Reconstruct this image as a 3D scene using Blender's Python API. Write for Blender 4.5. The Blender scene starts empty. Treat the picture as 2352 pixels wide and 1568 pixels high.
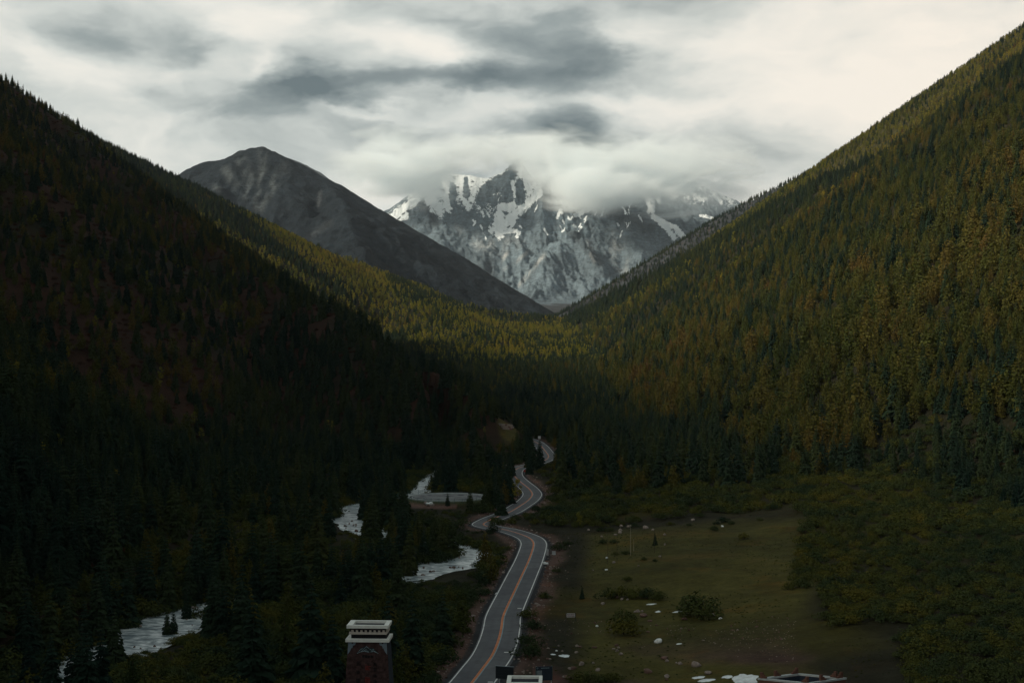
import bpy, math, random
import numpy as np

# ------------------------------------------------------------------ camera, sky, sun, exposure
F, U0, VH = 1422.0, 512.0, 355.0            # focal length in px of a 1024-wide frame; the horizon's row
S = bpy.context.scene
C = S.collection
cd = bpy.data.cameras.new('camera'); cam = bpy.data.objects.new('camera', cd); C.objects.link(cam)
cd.sensor_width = 36.0; cd.lens = F / 1024 * 36.0
cd.clip_start = 0.5; cd.clip_end = 60000
cam.location = (0, 0, 0)
cam.rotation_euler = (math.radians(90) + math.atan((VH - 341) / F), 0, 0)
S.camera = cam
S.view_settings.view_transform = 'Standard'
S.view_settings.look = 'None'
S.view_settings.gamma = 1.0
S.view_settings.use_curve_mapping = False
S.view_settings.exposure = 0.0
HAZE = 1.2e-5

SUN_AZ, SUN_EL = math.radians(-117), math.radians(28)      # from straight ahead, negative = left
sd = bpy.data.lights.new('sun', 'SUN'); sun = bpy.data.objects.new('sun', sd); C.objects.link(sun)
sd.energy = 5.0; sd.angle = math.radians(7); sd.color = (1.0, 0.90, 0.72)
sun_dir = (math.sin(SUN_AZ) * math.cos(SUN_EL), math.cos(SUN_AZ) * math.cos(SUN_EL), math.sin(SUN_EL))
import mathutils
sun.rotation_euler = mathutils.Vector(sun_dir).to_track_quat('Z', 'Y').to_euler()
sun.location = (-300, -100, 300)


def nodes_of(m):
    m.use_nodes = True
    nt = m.node_tree; nt.nodes.clear()
    return nt


class NT:
    """short helper to write node graphs"""
    def __init__(s, nt): s.nt = nt
    def n(s, t, **kw):
        nd = s.nt.nodes.new(t)
        for k, v in kw.items():
            if k in ('ins',): continue
            setattr(nd, k, v)
        return nd
    def set(s, sock, v):
        if hasattr(v, 'is_output') or isinstance(v, bpy.types.NodeSocket): s.nt.links.new(v, sock)
        else:
            if isinstance(v, (tuple, list)) and sock.type == 'RGBA' and len(v) == 3: v = (*v, 1)
            sock.default_value = v
    def math(s, op, a, b=0.0, c=0.0, clamp=False):
        nd = s.n('ShaderNodeMath', operation=op, use_clamp=clamp)
        s.set(nd.inputs[0], a); s.set(nd.inputs[1], b)
        if len(nd.inputs) > 2: s.set(nd.inputs[2], c)
        return nd.outputs[0]
    def vmath(s, op, a, b=(0, 0, 0)):
        nd = s.n('ShaderNodeVectorMath', operation=op); s.set(nd.inputs[0], a); s.set(nd.inputs[1], b)
        return nd.outputs['Value'] if op in ('DOT_PRODUCT', 'LENGTH') else nd.outputs[0]
    def comb(s, x, y, z):
        nd = s.n('ShaderNodeCombineXYZ'); s.set(nd.inputs[0], x); s.set(nd.inputs[1], y); s.set(nd.inputs[2], z); return nd.outputs[0]
    def sep(s, v):
        nd = s.n('ShaderNodeSeparateXYZ'); s.set(nd.inputs[0], v); return nd.outputs
    def noise(s, vec, scale, detail=4, rough=.55, dist=0.0, out='Fac'):
        nd = s.n('ShaderNodeTexNoise'); s.set(nd.inputs['Vector'], vec); s.set(nd.inputs['Scale'], scale)
        s.set(nd.inputs['Detail'], detail); s.set(nd.inputs['Roughness'], rough); s.set(nd.inputs['Distortion'], dist)
        return nd.outputs[out]
    def ramp(s, f, stops, interp='LINEAR'):
        nd = s.n('ShaderNodeValToRGB'); s.set(nd.inputs[0], f); cr = nd.color_ramp; cr.interpolation = interp
        while len(cr.elements) < len(stops): cr.elements.new(.5)
        for e, (p, c) in zip(cr.elements, stops):
            e.position = p; e.color = (*c, 1) if len(c) == 3 else c
        return nd.outputs[0]
    def mix(s, f, a, b, blend='MIX'):
        nd = s.n('ShaderNodeMix', data_type='RGBA', blend_type=blend)
        s.set(nd.inputs[0], f); s.set(nd.inputs[6], a); s.set(nd.inputs[7], b)
        return nd.outputs[2]
    def maprange(s, v, a, b, c=0, d=1):
        nd = s.n('ShaderNodeMapRange'); s.set(nd.inputs[0], v)
        for i, q in enumerate((a, b, c, d)): nd.inputs[i + 1].default_value = q
        return nd.outputs[0]
    def bump(s, h, strength, dist):
        nd = s.n('ShaderNodeBump'); s.set(nd.inputs['Height'], h); nd.inputs['Strength'].default_value = strength
        nd.inputs['Distance'].default_value = dist; return nd.outputs[0]


# the sky: a closed, broken deck of grey and white cloud over a Nishita sky
W = bpy.data.worlds.new('World'); S.world = W
nt = nodes_of(W); g = NT(nt)
sky = g.n('ShaderNodeTexSky', sky_type='NISHITA', sun_disc=False, sun_elevation=SUN_EL, sun_rotation=SUN_AZ)
bg_sky = g.n('ShaderNodeBackground'); g.set(bg_sky.inputs[0], sky.outputs[0]); bg_sky.inputs[1].default_value = 0.08
tc = g.n('ShaderNodeTexCoord').outputs['Generated']
x_, y_, z_ = g.sep(tc)
az = g.math('ARCTAN2', x_, y_)
el = g.math('ARCSINE', z_)
ae = g.comb(az, el, 0)
wv = g.vmath('MULTIPLY', tc, (6, 6, 14))
warp = g.noise(wv, 1.0, 5, .55, out='Color')
w2_ = g.noise(g.vmath('MULTIPLY', tc, (17, 17, 38)), 1.0, 5, .6, out='Color')
warp = g.vmath('ADD', g.vmath('MULTIPLY', g.vmath('SUBTRACT', warp, (.5, .5, .5)), (.15, .075, 0)), g.vmath('MULTIPLY', g.vmath('SUBTRACT', w2_, (.5, .5, .5)), (.05, .022, 0)))
aew = g.vmath('ADD', ae, warp)
# (u, v, size u, size v, angle, amount) in pixels of a 2352-wide picture
CL = [(600, 40, 150, 60, 0, .36), (1000, 112, 125, 42, 5, .46), (150, 190, 130, 50, 20, .30), (340, 340, 150, 60, 10, .26),
      (850, 425, 75, 36, 0, .42), (1450, 70, 60, 42, 0, .25), (1720, 60, 260, 80, 0, .22), (2120, 150, 380, 150, 0, .42),
      (1930, 310, 180, 100, 0, .20), (1140, 262, 170, 20, 0, .18), (1560, 235, 210, 26, -4, .20), (640, 170, 26, 45, 25, .22),
      (20, 50, 110, 60, 0, .22), (1500, 450, 250, 40, 0, .16), (880, 255, 70, 12, 0, .20), (460, 190, 150, 35, 0, .14),
      (250, 85, 130, 35, 0, -.12), (440, 100, 60, 40, -25, -.22), (700, 235, 130, 32, -12, -.42), (860, 200, 170, 20, -8, -.30),
      (1120, 192, 160, 22, 4, -.42), (1340, 95, 130, 62, 5, -.46), (1270, 165, 170, 26, 3, -.34), (320, 235, 80, 22, 0, -.14),
      (600, 320, 170, 60, 0, -.10), (1000, 290, 110, 28, 0, -.26), (870, 350, 150, 30, 0, -.16), (1350, 325, 105, 54, 15, -.50),
      (1290, 385, 90, 26, 0, -.30), (1400, 365, 70, 24, 20, -.30), (1670, 218, 90, 18, 0, -.20), (1700, 340, 120, 36, 0, -.12), (960, 388, 110, 16, 0, -.22),
      (1560, 405, 120, 26, 0, -.14), (1620, 310, 70, 18, 0, -.12), (1000, 25, 90, 20, 0, -.20)]
acc = None
for (u, v, su, sv, an, am) in CL:
    k = 1024 / 2352
    a0 = math.atan((u * k - U0) / F); e0 = math.atan((VH - v * k) / F * math.cos(a0))
    mp = g.n('ShaderNodeMapping', vector_type='TEXTURE')
    g.set(mp.inputs[0], aew); mp.inputs[1].default_value = (a0, e0, 0)
    mp.inputs[2].default_value = (0, 0, math.radians(-an)); mp.inputs[3].default_value = (su * k / F * 1.1, sv * k / F * 1.1, 1)
    q = g.vmath('DOT_PRODUCT', mp.outputs[0], mp.outputs[0])
    e = g.math('POWER', 0.45, q)
    acc = g.math('MULTIPLY', e, am) if acc is None else g.math('MULTIPLY_ADD', e, am, acc)
big = g.noise(g.vmath('MULTIPLY', g.vmath('ADD', tc, warp), (3, 3, 9)), 1.0, 6, .5)
streak = g.noise(g.vmath('ADD', g.vmath('MULTIPLY', ae, (8, 26, 1)), g.vmath('MULTIPLY', warp, (12, 22, 0))), 1.0, 5, .5)
puff = g.noise(g.vmath('ADD', g.vmath('MULTIPLY', ae, (13, 26, 1)), g.vmath('MULTIPLY', warp, (9, 16, 0))), 1.0, 5, .52, .3)
b = g.math('MULTIPLY_ADD', g.math('SUBTRACT', big, .5), .55, acc)
b = g.math('MULTIPLY_ADD', g.math('SUBTRACT', puff, .5), .80, b)
b = g.math('MULTIPLY_ADD', g.math('SUBTRACT', streak, .5), .36, b)
# the deck thins towards the horizon ahead and is heavier overhead, as the dark valley implies
dens = g.maprange(el, .25, .80, 0.0, 0.33)
b = g.math('SUBTRACT', g.math('ADD', b, .545), dens)
col = g.ramp(b, [(0.0, (.13, .17, .18)), (.33, (.33, .375, .37)), (.60, (.65, .68, .64)), (.80, (.86, .85, .78)), (1.0, (.98, .935, .84))])
warm = g.maprange(az, .02, .30, 0, .6)
col = g.mix(warm, col, g.mix(1.0, col, (1.06, .985, .93), 'MULTIPLY'))
bg = g.n('ShaderNodeBackground'); g.set(bg.inputs[0], col); bg.inputs[1].default_value = 1.0
ms = g.n('ShaderNodeMixShader'); ms.inputs[0].default_value = .95
nt.links.new(bg_sky.outputs[0], ms.inputs[1]); nt.links.new(bg.outputs[0], ms.inputs[2])
wo = g.n('ShaderNodeOutputWorld'); nt.links.new(ms.outputs[0], wo.inputs[0])
W.cycles.sampling_method = 'MANUAL'; W.cycles.sample_map_resolution = 512

S.render.engine = 'CYCLES'
cy = S.cycles
cy.max_bounces = 10; cy.diffuse_bounces = 2; cy.glossy_bounces = 2; cy.transmission_bounces = 2
cy.volume_bounces = 8; cy.transparent_max_bounces = 8
cy.use_denoising = True
cy.volume_step_rate = 1.0; cy.volume_max_steps = 64

# ------------------------------------------------------------------ numbers
rng = np.random.default_rng(11)


def hsh(i, j, seed):
    i = i.astype(np.int64); j = j.astype(np.int64)
    h = (i * 374761393 + j * 668265263 + seed * 974634777) & 0x7fffffff
    h = ((h ^ (h >> 13)) * 1274126177) & 0x7fffffff
    h = ((h ^ (h >> 16)) * 668265263) & 0x7fffffff
    return (h ^ (h >> 15)) / 0x7fffffff


def vn(x, y, seed=0):
    xi = np.floor(x); yi = np.floor(y); fx = x - xi; fy = y - yi
    fx = fx * fx * fx * (fx * (fx * 6 - 15) + 10); fy = fy * fy * fy * (fy * (fy * 6 - 15) + 10)
    a = hsh(xi, yi, seed); b_ = hsh(xi + 1, yi, seed); c = hsh(xi, yi + 1, seed); d = hsh(xi + 1, yi + 1, seed)
    return (a + (b_ - a) * fx) * (1 - fy) + (c + (d - c) * fx) * fy


def fbm(x, y, seed=0, o=4, rough=.5):
    s = 0; a = 1; t = 0
    x = np.asarray(x, float); y = np.asarray(y, float)
    for k in range(o):
        s = s + a * (vn(x, y, seed + k) - .5); t += a
        x, y = (x * 1.6 - y * 1.2) + 13.7, (x * 1.2 + y * 1.6) + 7.3
        a *= rough
    return 2 * s / t


def ridged(x, y, seed=0, o=5, rough=.5):
    s = 0; a = 1; t = 0; w = 1
    for k in range(o):
        n = 1 - np.abs(2 * vn(x, y, seed + k) - 1); n = n * n
        s = s + a * n * w; t += a; w = np.clip(n * 1.6, 0, 1)
        x, y = (x * 1.6 - y * 1.2) + 13.7, (x * 1.2 + y * 1.6) + 7.3
        a *= rough
    return s / t


def sm(a, b, x):
    t = np.clip((x - a) / (b - a), 0, 1); return t * t * (3 - 2 * t)


def smax(a, b, k):
    h = np.clip(.5 + .5 * (a - b) / k, 0, 1)
    return b + (a - b) * h + k * h * (1 - h)


def P(u, v, d):                    # point on the ray of pixel (u, v) at depth d
    return ((u - U0) / F * d, d, (VH - v) / F * d)


def ridge(X, Y, poly, s, r=6.0, curve=0.0):
    out = np.full(np.shape(X), -1e4)
    for (x0, y0, z0), (x1, y1, z1) in zip(poly[:-1], poly[1:]):
        dx, dy = x1 - x0, y1 - y0; L = dx * dx + dy * dy
        t = np.clip(((X - x0) * dx + (Y - y0) * dy) / L, 0, 1)
        d = np.hypot(X - x0 - t * dx, Y - y0 - t * dy)
        d = np.sqrt(d * d + r * r) - r
        out = np.maximum(out, z0 + (z1 - z0) * t - s * d + curve * d * d)
    return out


def dist_poly(X, Y, pts):
    best = np.full(np.shape(X), 1e9); zz = np.zeros(np.shape(X)); tt = np.zeros(np.shape(X))
    for i in range(len(pts) - 1):
        x0, y0, z0 = pts[i]; x1, y1, z1 = pts[i + 1]
        dx, dy = x1 - x0, y1 - y0; L = dx * dx + dy * dy + 1e-9
        t = np.clip(((X - x0) * dx + (Y - y0) * dy) / L, 0, 1)
        d = np.hypot(X - x0 - t * dx, Y - y0 - t * dy)
        m = d < best
        best = np.where(m, d, best); zz = np.where(m, z0 + (z1 - z0) * t, zz); tt = np.where(m, i + t, tt)
    return best, zz, tt


def catmull(pts, n=6):
    p = np.array(pts, float); p = np.vstack([2 * p[0] - p[1], p, 2 * p[-1] - p[-2]])
    out = []
    for i in range(1, len(p) - 2):
        for k in range(n):
            t = k / n
            a, b_, c, d = p[i - 1], p[i], p[i + 1], p[i + 2]
            out.append(.5 * (2 * b_ + (c - a) * t + (2 * a - 5 * b_ + 4 * c - d) * t * t + (3 * b_ - a - 3 * c + d) * t ** 3))
    out.append(p[-2]); return np.array(out)


FY = [-400, 0, 20, 60, 110, 150, 700, 900, 1200, 1500, 2000, 2500, 3000, 3400, 4000, 5500, 7500, 8500, 12000]
FZ = [-30, -3, -14, -38, -58, -62, -62, -60, -57, -42, -18, 12, 53, 80, 78, 160, 285, 400, 500]


def floor_z(y): return np.interp(y, FY, FZ)


def on_floor(u, v, off=0.0):
    t = (v - VH) / F; d = 400.0
    for _ in range(60): d = .5 * d + .5 * (-(floor_z(d) + off) / t)
    return ((u - U0) / F * d, d, floor_z(d) + off)


def c3(x, y): return ((1800 + x / 2.302) / 4, (2050 + y / 2.302) / 4)
def c2(x, y): return ((1700 + x / 3.136) / 4, (1600 + y / 3.136) / 4)


road_px = [c3(-60, 1860), c3(200, 1568), c3(300, 1440), c3(390, 1310), c3(448, 1160), c3(477, 1030), c3(488, 940), c3(524, 860), c3(600, 710),
           c3(663, 580), c3(722, 450), c3(762, 330), c3(770, 262), c3(735, 217), c3(670, 192), c3(600, 176), c3(530, 162), c3(430, 144), c3(350, 122), c3(306, 97),
           c3(335, 70), c3(400, 40), c3(470, 20), c2(1080, 1395), c2(1190, 1330), c2(1280, 1265), c2(1335, 1200), c2(1345, 1150), c2(1300, 1090), c2(1200, 1015),
           c2(1130, 955), c2(1120, 900), c2(1170, 850), c2(1280, 815), c2(1400, 780), c2(1510, 735), c2(1550, 695), c2(1510, 635), c2(1440, 560), c2(1340, 500),
           c2(1200, 465), c2(1060, 425), c2(970, 385), c2(900, 335), c2(820, 290), c2(740, 258), c2(640, 235)]
road_pts = catmull([on_floor(u, v) for u, v in road_px], 6)
# the road heaves gently
road_pts[:, 2] += .35 * np.sin(np.arange(len(road_pts)) / 7.0)
ROAD_W = 4.55

k = 1024 / 2352
river_px = [(60, 1640), (165, 1545), (215, 1500), (330, 1450), (385, 1420), (440, 1398), (560, 1378), (640, 1352), (720, 1336), (870, 1330), (960, 1305),
            (1010, 1297), (1055, 1288), (1090, 1272), (1040, 1250), (940, 1240), (880, 1226), (838, 1198), (808, 1178), (810, 1163), (860, 1150), (920, 1140),
            (965, 1122), (978, 1100), (1010, 1085), (1000, 1070), (945, 1058), (968, 1048), (1010, 1040), (1035, 1028), (1000, 1016), (940, 1006), (915, 990), (950, 972), (990, 952), (965, 928), (950, 908)]
river_pts = catmull([on_floor(u * k, v * k, -1.6) for u, v in river_px], 5)
RIVER_W = 5.4

POND = on_floor(448, 497)
POND = (POND[0], POND[1], floor_z(POND[1]) + .3); POND_R = 17.0

L1 = [(-1900, -900, 1230), (-1620, 300, 1028), (-1130, 1300, 675), P(-1, 80, 2100), P(22, 97, 2050), P(55, 118, 1980), P(100, 153, 1880), P(138, 184, 1760), P(174, 215, 1640),  # unseen near end of the crest raised to shade the lower right slope
      P(205, 243, 1520), P(240, 267, 1400), P(280, 287, 1300), P(305, 299, 1240), P(331, 309, 1180), P(358, 325, 1120), P(385, 342, 1060), P(418, 362, 990), P(445, 384, 930)]
R1 = [(840, -900, 430), (800, 0, 410), (765, 600, 390), (700, 1200, 384), P(1024, 62, 1800), P(1000, 80, 1850), P(980, 92, 1900), P(955, 113, 1960), P(937, 126, 2010), P(922, 136, 2050), P(893, 152, 2120), P(865, 169, 2200), P(836, 179, 2280), P(812, 191, 2360),
      P(790, 199, 2430), P(760, 214, 2520), P(730, 231, 2640), P(700, 249, 2760), P(660, 270, 2880), P(625, 289, 3000), P(590, 308, 3150), P(560, 324, 3300)]
R2 = [(1900, 1500, 1150), P(1100, -26, 2900), P(1024, 39, 3100), P(992, 55, 3180), P(955, 78, 3300), P(918, 101, 3380), P(886, 122, 3450), P(852, 143, 3600), P(830, 158, 3700), P(812, 173, 3750),
      P(796, 182, 3800), P(780, 193, 3900), P(769, 201, 4000), P(730, 228, 4100), P(690, 254, 4200)]
R3 = [P(900, 154, 5300), P(860, 158, 5200), P(832, 166, 5150), P(812, 171, 5100), P(790, 180, 5050), P(760, 195, 5000), P(720, 216, 4900), P(690, 235, 4800),
      P(650, 259, 4700), P(610, 284, 4600), P(580, 302, 4500), P(556, 317, 4400)]
L2 = [(-1700, 2900, 800), P(60, 124, 3250), P(104, 158, 3250), P(131, 174, 3250), P(157, 180, 3250), P(183, 190, 3250), P(209, 203, 3300), P(235, 216, 3300), P(261, 230, 3350), P(283, 239, 3350),
      P(305, 253, 3400), P(348, 259, 3400), P(383, 272, 3400), P(409, 289, 3400), P(435, 303, 3400), P(470, 308, 3400), P(505, 314, 3400), P(544, 320, 3400), P(590, 324, 3400)]
L2b = [P(348, 264, 3300), P(390, 290, 3000), P(440, 318, 2700), P(500, 338, 2450)]


def big_ridges(X, Y):
    n = fbm(X / 260, Y / 260, 3, 3)
    l1 = ridge(X, Y, L1, .72)
    # shallow gullies running down the flanks
    l1 = l1 + 9 * fbm(Y / 90 + X / 400, X / 500, 21, 3) * sm(-60, 60, l1) * sm(0, 90, 380 - l1 + 120)
    r1 = ridge(X, Y, R1, .74)
    r1 = r1 + 10 * fbm(Y / 110, X / 600, 31, 3) * sm(-60, 40, r1)
    r2 = ridge(X, Y, R2, .70) + 8 * n
    r3 = ridge(X, Y, R3, .70) + 5 * n
    l2 = ridge(X, Y, L2, .50, 10) + 10 * fbm(X / 160, Y / 500, 41, 3) * sm(0, 80, ridge(X, Y, L2, .5, 10))
    l2b = ridge(X, Y, L2b, .36, 20)
    return l1, r1, r2, r3, np.maximum(l2, l2b)


RD_N = road_pts; RV_N = river_pts


def height(X, Y, full=False):
    X = np.asarray(X, float); Y = np.asarray(Y, float)
    fl = floor_z(Y)
    w = sm(140, 260, Y) * (1 - sm(700, 1000, Y))
    fl = fl + w * .10 * np.clip(X - 22, 0, 160) - w * 1.0 * sm(5, -30, X)
    fl = fl + fbm(X / 45, Y / 45, 5, 4) * 1.6 * sm(120, 260, Y) + fbm(X / 300, Y / 300, 8, 3) * 14 * sm(1300, 2600, Y)
    l1, r1, r2, r3, l2 = big_ridges(X, Y)
    z = smax(fl, l1, 14); z = smax(z, r1, 14); z = smax(z, l2, 20)
    z = np.maximum(z, r2); z = np.maximum(z, r3)
    z = z + fbm(X / 14, Y / 14, 9, 3) * .5 * sm(160, 300, Y)
    near = (Y > 150) & (Y < 1900) & (np.abs(X) < 320)
    if near.any():
        xs, ys, zs = X[near], Y[near], z[near]
        d, zr, _ = dist_poly(xs, ys, RV_N)
        wn = 4.5 * fbm(xs / 9, ys / 9, 19, 4); t = sm(RIVER_W + 13, RIVER_W + 1, d + wn); zs = zs * (1 - t) + (zr - 1.2) * t
        d, zr, _ = dist_poly(xs, ys, RD_N)
        t = sm(15, 6.2, d); zs = zs * (1 - t) + (zr - .30) * t
        d = np.hypot(xs - POND[0], ys - POND[1]); t = sm(30, 19, d); zs = zs * (1 - t) + (POND[2] - .25) * t
        z = z.copy(); z[near] = zs
    return z


def hit(u, v, dmax=5000):
    """where the ray of pixel (u, v) meets the ground"""
    d = np.concatenate([np.arange(190, 1500, 1.0), np.arange(1500, dmax, 6.0)])
    X = (u - U0) / F * d; zr = (VH - v) / F * d
    zt = height(X, d); i = int(np.argmax(zt > zr))
    return (X[i], d[i], float(zt[i]))


# ------------------------------------------------------------------ materials
def mat_basic(name, col, rough=.8, spec=.2, noise_amt=.0, noise_scale=2.0, bump=0.0, metallic=0.0):
    m = bpy.data.materials.new(name); nt = nodes_of(m); g = NT(nt)
    p = g.n('ShaderNodeBsdfPrincipled'); p.inputs['Roughness'].default_value = rough
    p.inputs['Specular IOR Level'].default_value = spec; p.inputs['Metallic'].default_value = metallic
    c = (*col, 1)
    if noise_amt or bump:
        pos = g.n('ShaderNodeTexCoord').outputs['Object']
        nz = g.noise(pos, noise_scale, 6, .65)
        if noise_amt:
            lo = tuple(max(0, q * (1 - noise_amt)) for q in col); hi = tuple(q * (1 + noise_amt) for q in col)
            c = g.ramp(nz, [(.3, lo), (.7, hi)])
        if bump: g.set(p.inputs['Normal'], g.bump(nz, .8, bump))
    g.set(p.inputs['Base Color'], c)
    o = g.n('ShaderNodeOutputMaterial'); nt.links.new(p.outputs[0], o.inputs[0])
    return m


def mat_leaf(name, stops, trans=.18, patch=None, patch_scale=.004):
    """foliage: colour differs from tree to tree (random) and from stand to stand (where the tree stands)"""
    m = bpy.data.materials.new(name); nt = nodes_of(m); g = NT(nt)
    oi = g.n('ShaderNodeObjectInfo')
    st = g.noise(oi.outputs['Location'], patch_scale, 3, .6)
    f = g.math('ADD', g.math('MULTIPLY', oi.outputs['Random'], .55), g.math('MULTIPLY_ADD', st, 1.6, -.55), clamp=True)
    col = g.ramp(f, stops)
    geo = g.n('ShaderNodeNewGeometry')
    lf = g.math('MULTIPLY_ADD', geo.outputs['Random Per Island'], .4, .8)
    col = g.mix(1.0, col, g.comb(lf, lf, lf), 'MULTIPLY')
    d = g.n('ShaderNodeBsdfDiffuse'); g.set(d.inputs[0], col)
    t = g.n('ShaderNodeBsdfTranslucent'); g.set(t.inputs[0], g.mix(1.0, col, (1.3, 1.25, .6), 'MULTIPLY'))
    ms = g.n('ShaderNodeMixShader'); ms.inputs[0].default_value = trans
    nt.links.new(d.outputs[0], ms.inputs[1]); nt.links.new(t.outputs[0], ms.inputs[2])
    o = g.n('ShaderNodeOutputMaterial'); nt.links.new(ms.outputs[0], o.inputs[0])
    return m


M = {}
M['spruce'] = mat_leaf('spruce_needles', [(0, (.010, .023, .019)), (.45, (.021, .038, .025)), (.8, (.040, .054, .021)), (1, (.058, .062, .022))], .06)
M['larch'] = mat_leaf('larch_needles', [(0, (.022, .036, .013)), (.30, (.050, .060, .018)), (.62, (.080, .074, .020)), (.85, (.105, .076, .022)), (1, (.090, .050, .024))], .2)
M['birch'] = mat_leaf('birch_leaves', [(0, (.060, .085, .020)), (.4, (.130, .130, .024)), (.8, (.200, .170, .028)), (1, (.23, .17, .028))], .24)  # autumn yellow, upper stops raised to stand in for sun on far ridges
M['willow'] = mat_leaf('willow_leaves', [(0, (.016, .030, .019)), (.4, (.034, .050, .022)), (.75, (.062, .068, .018)), (1, (.095, .084, .018))], .14, patch_scale=.02)
M['rhodo'] = mat_leaf('dwarf_shrub_leaves', [(0, (.018, .014, .011)), (.4, (.038, .020, .014)), (.8, (.065, .028, .018)), (1, (.045, .036, .016))], .08, patch_scale=.012)
M['bark'] = mat_basic('bark', (.05, .04, .03), .9, .1, .3, 3)
M['palebark'] = mat_basic('birch_bark', (.45, .44, .40), .8, .1, .4, 3)
M['white'] = mat_basic('whitewashed_cement', (.72, .74, .70), .8, .2, .10, 1.2, .02)
M['redstone'] = mat_basic('red_brown_rubble', (.060, .036, .034), .9, .1, .6, 1.6, .08)
M['bluegrey'] = mat_basic('blue_grey_paint', (.16, .21, .25), .8, .2, .15, 1.0)
M['bluedark'] = mat_basic('dark_blue_render', (.020, .030, .046), .85, .2, .3, 1.0)
M['darkin'] = mat_basic('stained_cement', (.030, .032, .040), .9, .1, .5, 1.5)
M['beamwhite'] = mat_basic('white_beam_end', (.52, .47, .42), .8, .2, .1, 2)
M['beamblack'] = mat_basic('black_timber', (.012, .012, .014), .8, .2, .2, 2)
M['relief'] = mat_basic('grey_relief_stone', (.22, .30, .33), .7, .3, .2, 2)
M['reliefdark'] = mat_basic('dark_relief_stone', (.018, .030, .036), .7, .3, .2, 2)
M['glyph'] = mat_basic('dark_lettering', (.008, .006, .007), .7, .3)
M['glyphred'] = mat_basic('red_lettering', (.16, .022, .016), .7, .3)
M['brick'] = mat_basic('red_brick_merlon', (.12, .062, .048), .9, .1, .35, 4)
M['palecap'] = mat_basic('pale_coping', (.34, .38, .39), .85, .2, .2, 1.5)
M['signdark'] = mat_basic('dark_panel', (.008, .014, .020), .5, .4, .15, 1)
M['signedge'] = mat_basic('steel_edge', (.16, .22, .25), .5, .5)
M['poster'] = mat_basic('grey_poster', (.16, .20, .22), .7, .3, .35, 1.6)
M['signwhite'] = mat_basic('white_sign_paint', (.42, .42, .43), .6, .3, .05, 3)
M['steel'] = mat_basic('galvanised_steel', (.35, .38, .40), .5, .5, .1, 3)
M['fence'] = mat_basic('green_wire', (.018, .07, .06), .6, .4)
M['paintwhite'] = mat_basic('white_road_paint', (.62, .63, .62), .8, .2, .22, .35)
M['paintorange'] = mat_basic('orange_road_paint', (.62, .21, .075), .8, .2, .25, .35)
M['paintpale'] = mat_basic('pale_blue_road_paint', (.22, .33, .36), .8, .2, .22, .35)
M['conc'] = mat_basic('pond_concrete', (.40, .44, .44), .8, .2, .2, .7)
M['rockpale'] = mat_basic('pale_boulder', (.22, .185, .165), .9, .15, .35, 1.2, .1)
M['rockwhite'] = mat_basic('white_boulder', (.66, .70, .70), .9, .15, .25, 1.2, .1)
M['rockbrown'] = mat_basic('brown_rubble', (.12, .075, .062), .9, .15, .5, 1.0, .1)
M['snowpatch'] = mat_basic('old_snow', (.62, .68, .70), .7, .2, .3, .6, .1)
M['haywood'] = mat_basic('weathered_pole', (.32, .29, .24), .8, .1, .2, 3)
M['redmark'] = mat_basic('red_marker_paint', (.35, .03, .03), .7, .3)


def mat_asphalt():
    m = bpy.data.materials.new('asphalt'); nt = nodes_of(m); g = NT(nt)
    p = g.n('ShaderNodeBsdfPrincipled'); p.inputs['Roughness'].default_value = .75; p.inputs['Specular IOR Level'].default_value = .3
    uv = g.n('ShaderNodeUVMap').outputs[0]; uu, vv, _ = g.sep(uv)
    pos = g.n('ShaderNodeNewGeometry').outputs['Position']
    # wheel tracks: lighter, polished lanes; patches of newer surface; stains
    tr = g.math('ABSOLUTE', g.math('SINE', g.math('MULTIPLY', uu, math.pi * 4)))
    base = g.mix(g.math('MULTIPLY', tr, .5), (.062, .068, .078), (.096, .102, .110))
    pn = g.noise(g.comb(g.math('MULTIPLY', uu, .6), g.math('MULTIPLY', vv, .05), 0), 1.0, 3, .6)
    base = g.mix(g.maprange(pn, .42, .62), base, (.050, .055, .066))
    fn = g.noise(pos, .35, 6, .7)
    f2 = g.math('MULTIPLY_ADD', fn, 1.3, .35)
    base = g.mix(1.0, base, g.comb(f2, f2, f2), 'MULTIPLY')
    sp = g.noise(pos, .12, 2, .5)
    base = g.mix(g.maprange(sp, .70, .76, 0, .6), base, (.022, .023, .026))
    g.set(p.inputs['Base Color'], base)
    g.set(p.inputs['Normal'], g.bump(g.noise(pos, 6, 3), .3, .02))
    o = g.n('ShaderNodeOutputMaterial'); nt.links.new(p.outputs[0], o.inputs[0]); return m


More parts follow.
